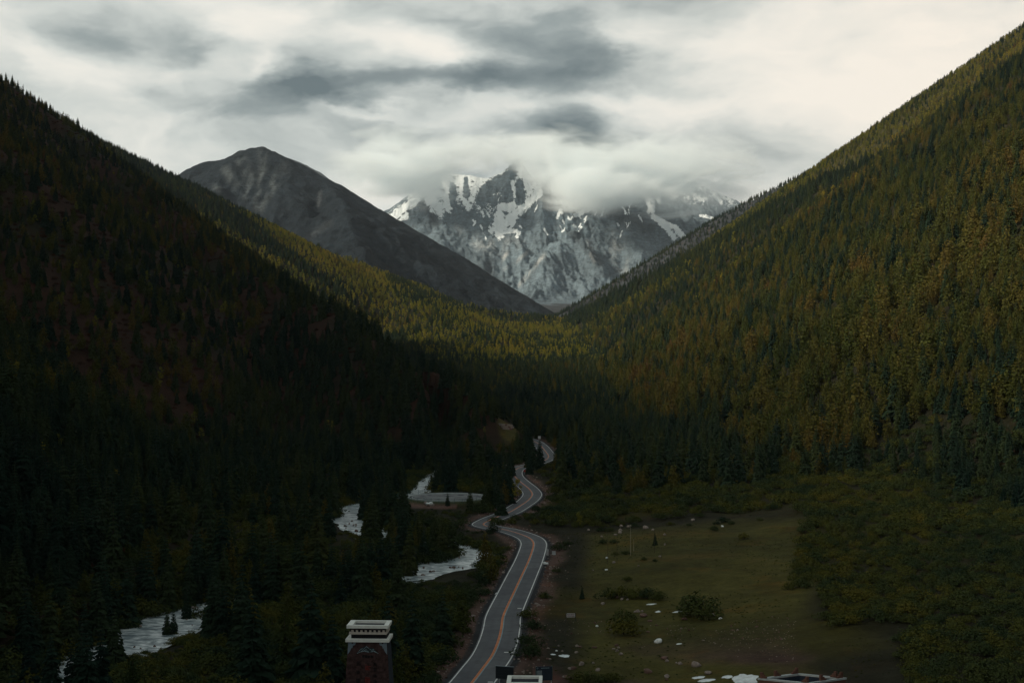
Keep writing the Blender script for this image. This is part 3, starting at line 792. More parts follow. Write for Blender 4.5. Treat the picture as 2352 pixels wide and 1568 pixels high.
# pond
PX, PY, PZ = POND
pn = thing('round_pond', 'round pond basin with pale double rim inside the green wire fence', 'pond', (PX, PY, PZ))
b_ = MB(); n = 64
def ring(b_, r0, r1, z0, z1):
    v = []
    for r, z in ((r1, z0), (r1, z1), (r0, z1), (r0, z0)):
        v += [(r * math.cos(2 * math.pi * i / n), r * math.sin(2 * math.pi * i / n), z) for i in range(n)]
    b_.add(v, [(a * n + i, a * n + (i + 1) % n, (a + 1) * n + (i + 1) % n, (a + 1) * n + i) for a in range(3) for i in range(n)])
ring(b_, POND_R - .1, POND_R + .55, -.6, .30); b_.build('outer_rim', M['conc'], pn)
b_ = MB(); ring(b_, POND_R - 1.5, POND_R - 1.1, -.6, .12); b_.build('inner_rim', M['conc'], pn)
b_ = MB(); b_.add([(0, 0, .0)] + [((POND_R - 1.4) * math.cos(2 * math.pi * i / n), (POND_R - 1.4) * math.sin(2 * math.pi * i / n), .0) for i in range(n)], [(0, 1 + i, 1 + (i + 1) % n) for i in range(n)])
b_.build('pond_floor', M['pond'], pn)
b_ = MB(); ring(b_, POND_R - 1.15, POND_R - .05, -.6, -.02); b_.build('channel_floor', M['darkin'], pn)
# fence posts and mesh round the pond's left and front
fx = thing('wire_fence', 'green wire mesh fence on thin posts curving round the round pond', 'fence', (PX, PY, PZ))
FR = POND_R + 5.5; m_ = MB()
for i, a in enumerate(np.linspace(math.radians(120), math.radians(330), 26)):
    x, y = FR * math.cos(a), FR * math.sin(a); z = float(height(np.array([PX + x]), np.array([PY + y]))[0]) - PZ
    b_ = MB(); b_.tube((x, y, z - .2), (x, y, z + 2.4), .07, n=6); b_.build('fence_post', M['fence'], fx)
    if i:
        for kk in range(9):
            h0 = .15 + kk * .26; m_.tube((pv[0], pv[1], pv[2] + h0), (x, y, z + h0), .022, n=3)
        for kk in range(1, 12):
            t = kk / 12; xx, yy, zz = [pv[q] * (1 - t) + (x, y, z)[q] * t for q in range(3)]; m_.tube((xx, yy, zz + .1), (xx, yy, zz + 2.3), .014, n=3)
    pv = (x, y, z)
o = m_.build('wire_mesh', M['fence'], fx); o['kind'] = 'stuff'

# ------------------------------------------------------------------ vegetation
RN = random.Random(5)


def quads(cen, dir_, up, ln, wd):
    """leaf cards: centre, long axis, second axis"""
    a = dir_ * ln[:, None] * .5; b_ = up * wd[:, None] * .5
    v = np.stack([cen - a - b_ * .6, cen + a * .2 - b_, cen + a, cen + a * .1 + b_], 1)
    return v.reshape(-1, 3), np.arange(len(cen) * 4).reshape(-1, 4)


def unit(v): return v / np.maximum(np.linalg.norm(v, axis=1)[:, None], 1e-9)


def trunk_mesh(name, h, r, mat, n=6, bend=.0):
    b_ = MB(); b_.tube((0, 0, -.04), (bend, 0, h * .5), r, r * .65, n); b_.tube((bend, 0, h * .5), (0, bend, h), r * .65, r * .12, n)
    me = bpy.data.meshes.new(name); me.from_pydata(b_.v, [], b_.f); me.materials.append(mat); return me


def spruce_crown(seed, wide=.15, levels=20):
    r = np.random.default_rng(seed); cs, ds, us, ls, ws = [], [], [], [], []
    for i in range(levels):
        t = (i + .3) / levels; z = .07 + .91 * t
        R = wide * (1 - t) ** .82 * r.uniform(.72, 1.12) + .010
        nb = int(10 - 4 * t)
        for j in range(nb):
            a = 2 * math.pi * (j + r.uniform(-.35, .35)) / nb + i * 1.3
            rr = R * r.uniform(.7, 1.15); droop = -.38 * rr
            e = np.array([math.cos(a), math.sin(a), 0])
            tip = e * rr + np.array([0, 0, z + droop]); root = np.array([0, 0, z])
            d = tip - root; s = np.cross(d, [0, 0, 1]); s /= np.linalg.norm(s) + 1e-9
            cs.append((tip + root) / 2 + d * .05); ds.append(d / np.linalg.norm(d)); us.append(s); ls.append(np.linalg.norm(d) * 1.1); ws.append(rr * .55 + .012)
            # hanging side sprays
            for q in (-1, 1):
                dd = d * .5 + s * q * rr * .45 + np.array([0, 0, -.25 * rr]); c0 = root + d * .45
                w2 = np.array([0, 0, 1.0]) * .5 + s * q * .3
                cs.append(c0 + dd * .5); ds.append(dd / np.linalg.norm(dd)); us.append(w2 / np.linalg.norm(w2)); ls.append(np.linalg.norm(dd)); ws.append(rr * .34 + .008)
    return quads(np.array(cs), np.array(ds), np.array(us), np.array(ls), np.array(ws))


def tuft_cloud(seed, lobes, n, size, up=.6):
    """leaf tufts over the shells of overlapping lobes: (cx, cy, cz, rx, ry, rz)"""
    r = np.random.default_rng(seed); L = np.array(lobes); vol = (L[:, 3] * L[:, 4] * L[:, 5]) ** .67; vol /= vol.sum()
    k = r.choice(len(L), n, p=vol); d = unit(r.normal(size=(n, 3))); rad = r.uniform(.62, 1.08, n) ** .6
    c = L[k, :3] + d * L[k, 3:6] * rad[:, None]
    nr = unit(d * np.array([1, 1, .9]) + np.array([0, 0, up]) + r.normal(size=(n, 3)) * .55)
    t = unit(np.cross(nr, r.normal(size=(n, 3)))); b_ = np.cross(nr, t)
    s = size * r.uniform(.6, 1.5, n)
    return quads(c, t, b_, s, s * r.uniform(.6, 1.0, n))


def larch_crown(seed):
    r = np.random.default_rng(seed); lobes = []
    for i in range(22):
        t = (i + .5) / 22; z = .12 + .84 * t; R = .235 * (1 - t) ** .62 * r.uniform(.75, 1.15) * min(1, .45 + t * 3)
        for j in range(3 if t < .6 else 2 if t < .85 else 1):
            a = r.uniform(0, 6.28); q = R * r.uniform(.25, .75)
            lobes.append((q * math.cos(a), q * math.sin(a), z, R * .62, R * .62, .040 + R * .20))
    return tuft_cloud(seed + 1, lobes, 660, .044, .5)


def birch_crown(seed):
    r = np.random.default_rng(seed); lobes = []
    for i in range(19):
        t = r.uniform(0, 1); z = .16 + .74 * t; R = .27 * math.sin(math.pi * (.18 + .74 * t)) ** .8
        a = r.uniform(0, 6.28); q = R * r.uniform(.2, .85)
        lobes.append((q * math.cos(a), q * math.sin(a), z, r.uniform(.06, .11), r.uniform(.06, .11), r.uniform(.06, .10)))
    lobes.append((0, 0, .90, .05, .05, .07))
    return tuft_cloud(seed + 1, lobes, 680, .046, .6)


def bush_crown(seed, flat=.55):
    r = np.random.default_rng(seed); lobes = []
    for i in range(13):
        a = r.uniform(0, 6.28); q = r.uniform(0, .42) ** .8; h = flat * (1 - q * .9) * r.uniform(.75, 1.1)
        lobes.append((q * math.cos(a), q * math.sin(a), h * .62, r.uniform(.14, .24), r.uniform(.14, .24), h * .40))
    return tuft_cloud(seed + 1, lobes, 620, .062, .9)


PROTO = {}
def make_proto(kind, crown_fn, nvar, crown_mat, trunk_args):
    L = []
    for i in range(nvar):
        v, f = crown_fn(700 + 37 * i + hash_(kind))
        cm = mesh_np(kind + '_crown', v, f, crown_mat)
        tm = trunk_mesh(kind + '_trunk', *trunk_args)
        # both in one mesh for the masses
        tv = np.array([q.co[:] for q in tm.vertices]); me = bpy.data.meshes.new(kind + '_whole')
        fs = [tuple(q) for q in f] + [tuple(j + len(v) for j in p.vertices) for p in tm.polygons]
        me.from_pydata([tuple(q) for q in np.vstack([v, tv])], [], fs); me.materials.append(crown_mat); me.materials.append(trunk_args[2])
        mi = np.zeros(len(fs), np.int32); mi[len(f):] = 1; me.polygons.foreach_set('material_index', mi)
        L.append((cm, tm, me))
    PROTO[kind] = L


def hash_(s): return sum(ord(c) * (i + 3) for i, c in enumerate(s)) % 1000


make_proto('spruce_tree', lambda s: spruce_crown(s, .165 + (s % 5) * .014), 6, M['spruce'], (.95, .012, M['bark']))
make_proto('larch_tree', larch_crown, 6, M['larch'], (.92, .011, M['bark']))
make_proto('birch_tree', birch_crown, 5, M['birch'], (.70, .012, M['bark'], 6, .02))
make_proto('willow_bush', bush_crown, 6, M['willow'], (.30, .03, M['bark']))
make_proto('dwarf_shrub', lambda s: bush_crown(s, .42), 4, M['rhodo'], (.2, .025, M['bark']))

# windows in the foliage through which the road, river, pond and mountain foot show: (u0, v0, u1, v1, depth of what shows)
def win(fn, x0, y0, x1, y1, d): a = fn(x0, y0); b_ = fn(x1, y1); return (a[0], a[1], b_[0], b_[1], d)
def fw(x, y): return (x * k, y * k)
WIN = [win(fw, 780, 1158, 828, 1208, 560), win(fw, 958, 1284, 1060, 1318, 440), win(fw, 300, 1415, 372, 1474, 335), win(fw, 345, 1385, 460, 1432, 350), win(fw, 938, 1043, 990, 1064, 760), win(fw, 968, 1090, 984, 1117, 680),
       win(fw, 955, 1138, 1066, 1160, 660), win(fw, 1092, 1174, 1148, 1206, 560), win(fw, 1165, 1205, 1210, 1240, 520),
       win(c2, 1140, 930, 1420, 1200, 800), win(c2, 1130, 1240, 1300, 1345, 640), win(c2, 1140, 830, 1180, 930, 800), win(c2, 1470, 570, 1560, 710, 950), win(c2, 790, 265, 1080, 430, 1250), win(c2, 1400, 500, 1480, 580, 1000), win(c2, 1300, 1140, 1420, 1250, 640)]
# the long near stretch of road: no crown may cover its left edge line
RE = [(c3(x, y)) for x, y in [(20, 1568), (120, 1430), (210, 1320), (270, 1190), (310, 1060), (325, 960), (360, 880), (420, 800), (480, 680), (545, 540), (600, 430), (650, 310), (665, 250), (640, 225), (550, 195)]]
RR = [(c3(x, y)) for x, y in [(405, 1568), (525, 1400), (590, 1250), (620, 1130), (635, 1040), (635, 960), (650, 890), (700, 800), (760, 680), (820, 520), (870, 380), (885, 280), (870, 240), (800, 205), (680, 170), (530, 140)]]


def road_cover(u, v):
    """is pixel (u, v) over the near road?"""
    le = np.interp(v, [p[1] for p in RE[::-1]], [p[0] for p in RE[::-1]]); ri = np.interp(v, [p[1] for p in RR[::-1]], [p[0] for p in RR[::-1]])
    return (v > 534) & (u > le - 1) & (u < ri + 1)


def scatter():
    out = {kk: [] for kk in PROTO}
    T = []
    for d0, d1, sp in ((205, 420, 3.7), (420, 700, 5.0), (700, 1100, 7.0), (1100, 1700, 8.2), (1700, 2500, 9.0), (2500, 3500, 9.4), (3500, 5400, 11.5)):
        xs = np.arange(-.46 * d1 - 30, .46 * d1 + 30, sp); ys = np.arange(d0, d1, sp)
        X, Y = np.meshgrid(xs, ys); X = X + rng.uniform(-.48, .48, X.shape) * sp; Y = Y + rng.uniform(-.48, .48, X.shape) * sp
        m = np.abs(X) < .45 * Y + 30; X, Y = X[m], Y[m]
        T.append(np.column_stack([X, Y, np.full(len(X), sp)]))
    # willows crowd both banks of the river
    bk = []
    for j in range(0, len(rv), 1):
        t = rv[min(j + 1, len(rv) - 1)] - rv[j - 1 if j else 0]; t = t / (np.hypot(t[0], t[1]) + 1e-9)
        for s in (-1, 1):
            for q in range(2):
                o = s * rng.uniform(RIVER_W + .6, RIVER_W + 7); bk.append((rv[j, 0] + t[1] * o, rv[j, 1] - t[0] * o, -1.0))
    T.append(np.array(bk)); T = np.vstack(T); X, Y, SP = T.T
    Z = height(X, Y)
    # what the ground hides (with a generous margin for a step to the side)
    bins = np.linspace(-.54, .54, 280); dd = np.concatenate([np.arange(190, 1500, 10.), np.arange(1500, 5600, 25.)])
    BX = bins[:, None] * dd[None, :]; BY = np.ones_like(BX) * dd[None, :]; tz = height(BX, BY) / dd[None, :]
    run = np.maximum.accumulate(tz, axis=1)
    bi = np.clip(((X / Y + .54) / 1.08 * 279).round().astype(int), 0, 279); di = np.clip(np.searchsorted(dd, Y - 40) - 1, 0, len(dd) - 1)
    vis = (Z + 22) / Y > run[bi, di] - .004
    X, Y, Z, SP = X[vis], Y[vis], Z[vis], SP[vis]
    l1, r1, r2, r3, l2 = big_ridges(X, Y); fl = floor_z(Y)
    n1 = fbm(X / 70, Y / 70, 91, 4); n2 = fbm(X / 30, Y / 30, 92, 3); n3 = fbm(X / 200, Y / 200, 93, 3); rnd = rng.uniform(size=X.shape)
    near = (Y < 1900) & (np.abs(X) < 320)
    dr = np.full(X.shape, 1e3); dv = dr.copy(); dr[near] = dist_poly(X[near], Y[near], road_pts)[0]; dv[near] = dist_poly(X[near], Y[near], river_pts)[0]
    dp = np.hypot(X - POND[0], Y - POND[1])
    mead = (X < (.198 + .02 * n1) * Y) & (X > np.interp(Y, road_pts[:110, 1], road_pts[:110, 0]) + 2) & (Y < 500 + 18 * n1) & (r1 < fl + .1 * np.clip(X - 22, 0, 200) + 4 + 9 * n2)
    onL1 = (l1 > np.maximum(fl + 4, r1)) & (Y < 2300); onR1 = (r1 > fl + 4) & (Y < 3400) & ~onL1
    onR2 = (r2 > np.maximum(r1, r3) + 1) & (Y > 2400); onR3 = (r3 > np.maximum(r1, r2)) & (Y > 3900); onL2 = (Y > 2100) & ~onR1 & ~onR2 & ~onR3 & ~onL1
    u = U0 + F * X / Y; v = VH - F * Z / Y
    kind = np.full(X.shape, 'none', object); H = np.zeros(X.shape)
    low = ~(onL1 | onR1 | onR2 | onR3 | onL2)
    def put(mask, name, h0, h1):
        kind[mask] = name; H[mask] = rng.uniform(h0, h1, mask.sum()) * np.where(rng.uniform(size=mask.sum()) > .85, 1.2, 1.0)
    # valley floor: willows near, spruces and birches among them, closing to forest farther up
    put(low, 'willow_bush', 4.2, 8.0)
    put(low & (rnd < .14 + .5 * sm(600, 1300, Y) + .10 * (n2 > .1)), 'spruce_tree', 12, 20)
    put(low & (rnd > .95 - .4 * sm(700, 1400, Y)), 'larch_tree', 7, 12)
    put(low & (Y < 520) & (rnd < .62) & (rnd > .055) , 'willow_bush', 3.5, 7.0)
    put(low & (X > 8) & (Y < 590), 'willow_bush', 4.0, 7.0); put(low & (X > .19 * Y) & (Y < 420), 'willow_bush', 3.0, 5.5)
    put(low & (Y > 1200) & (rnd < .5) , 'spruce_tree', 11, 18)
    bank = low & (SP < 0); put(bank, 'willow_bush', 5.5, 9.0); put(bank & (rnd < .22), 'spruce_tree', 11, 18)
    # left slope
    pl = onL1; q = rnd + .35 * n1
    put(pl, 'dwarf_shrub', 3.2, 5.2)
    put(pl & (q < .62), 'larch_tree', 8, 15)
    put(pl & (q < .30), 'spruce_tree', 10, 18)
    put(pl & (q > .62) & (q < .655), 'birch_tree', 6, 10)
    put(pl & (X > -150 - .05 * Y) & (rnd < .75), 'spruce_tree', 11, 19)
    # right slope
    pr = onR1; q = rnd + .45 * n3 + .2 * n1
    put(pr, 'larch_tree', 7, 20)
    put(pr & (q < .36), 'spruce_tree', 9, 21)
    put(pr & (q > .80) & (Y > 1700), 'birch_tree', 8, 13)
    put(pr & (r1 < fl + 34) & (Y < 640), 'willow_bush', 4.5, 8)
    put(pr & (r1 < fl + 34) & (Y < 620) & (rnd > .70), 'spruce_tree', 8, 14)
    put(pr & (Y < 420) & (rnd < .85), 'willow_bush', 3.6, 6.5)
    dark = pr & (Y > 1900) & (rnd < .35 + .75 * sm(-150, -40, r1 - np.interp(Y, [p[1] for p in R1[4:]], [p[2] for p in R1[4:]])))
    dark |= pr & (Y > 1600) & (rnd < .9) & (r1 > np.interp(Y, [p[1] for p in R1[4:]], [p[2] for p in R1[4:]]) - 26)
    put(dark, 'spruce_tree', 10, 19)
    # the ridges beyond
    put(onR2, 'birch_tree', 8, 12); put(onR2 & (rnd + .3 * n1 < .25), 'spruce_tree', 9, 15); put(onR2 & (rnd > .75), 'larch_tree', 10, 14)
    put(onR3, 'spruce_tree', 11, 18)
    put(onL2, 'larch_tree', 10, 16); put(onL2 & (rnd > .18), 'birch_tree', 8, 12)  # pale birch brightens the spur in place of a sunlit patch
    H = np.where(onR1 | onL1, H * (1 + .55 * np.clip(n1 + .5 * n2, -.6, .6)), H)
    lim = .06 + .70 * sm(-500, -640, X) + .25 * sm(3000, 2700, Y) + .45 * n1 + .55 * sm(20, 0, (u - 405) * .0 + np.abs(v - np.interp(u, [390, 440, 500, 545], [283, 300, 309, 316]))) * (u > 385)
    shade_stand = onL2 & (u < 279 + (v - 244) * 1.3 + 6 * n1); lim = np.where(shade_stand, .86, lim)  # dark spruces follow the cloud-shade edge; their colour stands in for that shade
    put(onL2 & (rnd < lim), 'spruce_tree', 11, 19); put(shade_stand & (rnd >= lim), 'larch_tree', 9, 13)
    # a bare gravelly bend, the grass patch beside the far road
    ok = kind != 'none'
    ok &= ~mead & (dr > 6.5) & (dv > RIVER_W * taper(Y) + .5) & (dp > 25.5)
    ok &= ~((Y < 345) & (X > 0) & (X < (.225 + .05 * (Y < 300) + .015 * n1) * Y)) & ~((Y < 236) & (X > -42))  & ~((Y < 560) & (X > 12) & (dr < 9))
    qx, qy, _ = hit(*c2(1040, 330)); ok &= ~(np.hypot((X - qx) / 8, (Y - qy) / 34) < 1)
    ok &= ~(onR1 & (n2 + .6 * n1 > .42) & (rnd > .25))
    # wide spacing for the big crowns
    ok &= ~((kind == 'willow_bush') & (rng.uniform(size=X.shape) < .28) & (Y > 350))
    # openings on the left slope between its trees
    ok &= ~(onL1 & (kind != 'dwarf_shrub') & (n2 + .5 * n1 > .30) & (rnd > .3))
    # river, road and pond stay in view through the gaps that the photograph shows
    hw = np.where((kind == 'willow_bush') | (kind == 'dwarf_shrub'), H * .75, H * .17)
    top = VH - F * (Z + H) / Y; wp = F * hw / Y
    soft = (kind == 'willow_bush') | (kind == 'dwarf_shrub')
    for a, b0, c, d, D in WIN:
        m = soft & (Y < D) & (u + wp > a) & (u - wp < c) & (top < d) & (v > d + 3)
        H = np.where(m, np.minimum(H, (v - d) * Y / F * .92), H)
    top = VH - F * (Z + H) / Y; ok &= H > 1.1; hw = np.where(soft, H * .75, H * .17); wp = F * hw / Y
    for a, b0, c, d, D in WIN:
        ok &= ~((Y < D) & (u + wp > a) & (u - wp < c) & (top < d) & (v > b0))
    nr = Y < 620
    cov = np.zeros(X.shape, bool)
    for fu in (-1, -.4, .4, 1):
        for fv in (0, .5, .95): cov |= road_cover(u + fu * wp, v + (top - v) * fv)
    ok &= ~(nr & cov)
    ok &= (np.abs(u - 512) < 512 + 125) & (top < 682 + 60)
    for kk in PROTO:
        m = ok & (kind == kk); out[kk] = np.column_stack([X[m], Y[m], Z[m], H[m], u[m], v[m]])
    return out


SC = scatter()
for kk in SC: print('PLANTS', kk, len(SC[kk]))

# single bushes and trees that the photograph shows apart on the meadow: (pixel, kind, height, label)
def C8(x, y, kind, h, lab): return (q8(x, y), kind, h, lab)
SOLO = [C8(690, 362, 'willow_bush', 3.0, 'small round dark bush on the upper meadow beside grey rocks'), C8(560, 402, 'willow_bush', 4.6, 'left of two joined dark bushes on the upper meadow'),
        C8(612, 405, 'willow_bush', 4.2, 'right of two joined dark bushes on the upper meadow'), C8(560, 492, 'willow_bush', 4.0, 'wide flat dark bush, left one of a pair mid meadow'),
        C8(650, 490, 'willow_bush', 3.7, 'wide flat dark bush, right one of a pair mid meadow'), C8(795, 375, 'willow_bush', 4.0, 'upright dark bush standing right of the grey rocks'),
        C8(1050, 358, 'willow_bush', 3.2, 'low dark bush near the back edge of the meadow'), C8(1190, 362, 'willow_bush', 2.6, 'very low dark bush by a pale stone at the back of the meadow'),
        C8(1370, 398, 'willow_bush', 4.6, 'broad dark bush lying on the right part of the meadow'), C8(1430, 340, 'willow_bush', 5.4, 'tallest dark bush on the right part of the meadow'),
        C8(1380, 352, 'willow_bush', 3.2, 'small bush leaning against the left of the tall meadow bush'), C8(1492, 350, 'willow_bush', 3.0, 'small bush just right of the tall meadow bush'),
        C8(1580, 460, 'willow_bush', 4.8, 'reddish dark round bush near the meadow\'s right shadow'), C8(1690, 322, 'willow_bush', 3.0, 'small bush at the far right corner of the meadow'),
        C8(1270, 300, 'willow_bush', 4.4, 'dark bush at the end of the hedge-like thicket above the meadow'), C8(655, 575, 'willow_bush', 2.8, 'small dark bush right of the thin poles\' left end'),
        C8(730, 568, 'willow_bush', 3.6, 'dark bush at the foot of the tall thin pole'), C8(860, 608, 'willow_bush', 2.6, 'low dark bush right of the tall thin pole'),
        C8(935, 622, 'willow_bush', 2.2, 'smallest low bush right of the poles'), C8(240, 695, 'willow_bush', 3.4, 'dark oval bush on the meadow slope near the road'),
        C8(940, 503, 'spruce_tree', 4.2, 'tiny young conifer alone in the middle of the meadow'), C8(740, 758, 'willow_bush', 3.4, 'faint dark bush low on the meadow'),
        C8(412, 890, 'spruce_tree', 3.6, 'small dark conifer above the white sign'), C8(145, 882, 'willow_bush', 4.0, 'dark oblong bush beside the road verge above the white sign'),
        C8(250, 540, 'willow_bush', 6.4, 'big dark bush at the outer side of the road bend'), C8(300, 505, 'willow_bush', 4.2, 'smaller bush on the right of the big one at the road bend'),
        C8(450, 352, 'willow_bush', 3.6, 'grey green bush on the left upper meadow'), C8(500, 355, 'willow_bush', 3.4, 'second grey green bush on the left upper meadow'),
        C8(390, 375, 'birch_tree', 6.0, 'small upright tree at the left upper corner of the meadow'), C8(600, 890, 'willow_bush', 6.6, 'left end of the dark thicket across the lower meadow'),
        C8(700, 885, 'willow_bush', 7.2, 'dark bush in the thicket behind the pinkish rubble heap'), C8(790, 880, 'willow_bush', 7.0, 'middle bush of the dark thicket across the lower meadow'),
        C8(880, 888, 'willow_bush', 6.8, 'dark bush right of the middle of the lower meadow thicket'), C8(960, 900, 'willow_bush', 6.0, 'right end of the dark thicket across the lower meadow'),
        C8(1270, 985, 'willow_bush', 11.5, 'huge dark rounded bush right of the snow streaks'), C8(1190, 1010, 'willow_bush', 7.5, 'dark bush at the left foot of the huge rounded one'),
        C8(700, 1085, 'willow_bush', 9.0, 'wide black bush right of the white sign'), C8(40, 1030, 'willow_bush', 6.2, 'black bush on the verge left of the white sign'),
        (q6(340, 430), 'willow_bush', 6.5, 'black bush between the road edge and the white sign posts'), (q6(300, 600), 'willow_bush', 6.8, 'black bush on the verge below the white sign'),
        (q6(270, 730), 'willow_bush', 6.8, 'lowest black bush on the verge above the blank board'), (q6(350, 680), 'willow_bush', 5.6, 'black bush next to the verge and left of the ragged snow patch'),
        (q6(820, 990), 'willow_bush', 5.0, 'black bush at the bottom edge right of the second pillar'), (q6(930, 980), 'willow_bush', 5.5, 'broad black bush at the bottom edge among pale rubble'),
        (q6(1180, 985), 'willow_bush', 5.0, 'black bush at the bottom edge below the brown track'), (q6(470, 100), 'willow_bush', 3.4, 'flat black bush beside the verge where the road dips'),
        (q6(1290, 480), 'willow_bush', 9.0, 'large black bush in the shade left of the white boulder'), (q6(2100, 330), 'willow_bush', 10.0, 'large black bush in the deep shade far right of the sign'),
        ((486.5, 506.5), 'spruce_tree', 5.4, 'small lone conifer standing in front of the round pond'),
        (c2(285, 1315), 'spruce_tree', 6.0, 'young cone shaped conifer at the pond\'s near rim'), (c2(1160, 1230), 'birch_tree', 9.5, 'pale trunked birch on the gravel inside the road bend'),
        (c2(1350, 870), 'spruce_tree', 19.5, 'tall black spruce between two stretches of the winding road'), (c2(1440, 850), 'spruce_tree', 17, 'black spruce touching the right of the tall one by the winding road'),
        (c2(1290, 850), 'spruce_tree', 15, 'black spruce left of the tall one by the winding road'), (c2(1700, 760), 'spruce_tree', 19, 'tall dark spruce right of the highest short stretch of road'),
        (c2(1850, 770), 'spruce_tree', 20, 'broad dark spruce further right of the highest short stretch of road'), (c2(960, 1440), 'spruce_tree', 12, 'narrow dark spruce cutting the road at its inner bend'),
        (c2(870, 1545), 'willow_bush', 7.0, 'round grey green bush inside the road\'s leftmost hairpin'), (c2(1080, 950), 'spruce_tree', 14, 'dark spruce on the left edge of the S bend'),
        (c3(440, 120), 'willow_bush', 7.2, 'big grey green bush over the hidden piece of road below the hairpin'), (c3(400, 180), 'willow_bush', 6.5, 'leafy bush left of the road\'s upper right turn'),
        (fw(835, 1195), 'spruce_tree', 15, 'dark spruce at the right bank where the river widens'), (fw(850, 1185), 'spruce_tree', 12, 'shorter spruce behind the one at the river\'s wide bend'),
        (fw(940, 1325), 'spruce_tree', 17, 'tall black spruce at the left end of the lower river reach'), (fw(925, 1300), 'spruce_tree', 19, 'black spruce next to the lower river reach, farther from the water'),
        (fw(966, 1078), 'spruce_tree', 12, 'slim spruce standing in front of the upper river reach'), (fw(430, 1425), 'spruce_tree', 9, 'small conifer at the right bank of the bottom left river reach'),
        (fw(385, 1462), 'spruce_tree', 7, 'small conifer before the bottom left river reach'), ((52, 703), 'spruce_tree', 14, 'tall spruce at the very bottom left before the water'), ((72, 698), 'spruce_tree', 12, 'spruce at the bottom left just right of the very tall one'), ((30, 700), 'spruce_tree', 13, 'spruce nearest the lower left corner'), ((96, 686), 'willow_bush', 8, 'willow bush at the bottom left between spruces and water'),
        (fw(400, 1460), 'spruce_tree', 7.5, 'second small conifer before the bottom left river reach')]

TONE = {'spruce_tree': 'dark spruce', 'larch_tree': 'olive larch', 'birch_tree': 'yellow green birch', 'willow_bush': 'rounded willow bush', 'dwarf_shrub': 'rusty red shrub'}
GROUP = {'spruce_tree': 'spruces of the valley', 'larch_tree': 'larches of the valley slopes', 'birch_tree': 'birches of the valley', 'willow_bush': 'willow bushes on the valley floor', 'dwarf_shrub': 'rusty shrubs on the left slope'}
CAT = {'spruce_tree': 'tree', 'larch_tree': 'tree', 'birch_tree': 'tree', 'willow_bush': 'bush', 'dwarf_shrub': 'shrub'}
LAND = [('the wide river bend', 350, 514), ('the lower river reach', 438, 567), ('the bottom left water', 165, 620), ('the round pond', 440, 497), ('the road hairpin', 485, 522), ('the road\'s top turn', 540, 540),
        ('the S bend of the road', 533, 492), ('the high road piece', 546, 449), ('the far grassy cut', 503, 425), ('the upper river reach', 417, 458), ('the stone tower top', 370, 620), ('the road\'s left verge', 498, 600),
        ('the meadow\'s back edge', 650, 500), ('the meadow\'s right side', 800, 540), ('the lower left corner', 40, 650), ('the left slope\'s foot', 250, 520), ('the red shrub slope', 100, 470), ('the left picture edge', 20, 420),
        ('the green grove', 230, 470), ('the right picture edge', 1000, 480), ('the right slope\'s foot', 720, 470), ('the lower right slope', 900, 560), ('the right slope\'s middle', 700, 400), ('the valley floor trees', 470, 470),
        ('the left slope\'s shoulder', 330, 380), ('the upper left slope', 60, 250), ('the lower meadow thicket', 440 + 100, 590), ('the right edge', 960, 380), ('the centre of the valley', 560, 400)]
ORD = ['first', 'second', 'third', 'fourth', 'fifth', 'sixth', 'seventh', 'eighth', 'ninth', 'tenth', 'eleventh', 'twelfth']


def ordw(n):
    n += 1
    if n <= 12: return ORD[n - 1]
    if n < 20: return ['thirteenth', 'fourteenth', 'fifteenth', 'sixteenth', 'seventeenth', 'eighteenth', 'nineteenth'][n - 13]
    t = {2: ('twentieth', 'twenty'), 3: ('thirtieth', 'thirty'), 4: ('fortieth', 'forty'), 5: ('fiftieth', 'fifty'), 6: ('sixtieth', 'sixty')}[n // 10]
    return t[0] if n % 10 == 0 else t[1] + '-' + ORD[n % 10 - 1]


def place(kind, x, y, z, h, label, var, rot, wide=1.0):
    cm, tm, _ = PROTO[kind][var % len(PROTO[kind])]
    o = thing(kind, label, CAT[kind], (x, y, z - .15), (0, 0, rot), GROUP[kind]); o.scale = (h * wide, h * wide, h)
    link('crown', cm, o); link('trunk', tm, o)
    return o


for i, (p, kd, h, lab) in enumerate(SOLO):
    x, y, z = hit(*p); place(kd, x, y, z, h * (1.0 if kd != 'willow_bush' else .9), lab, i, i * 1.7)

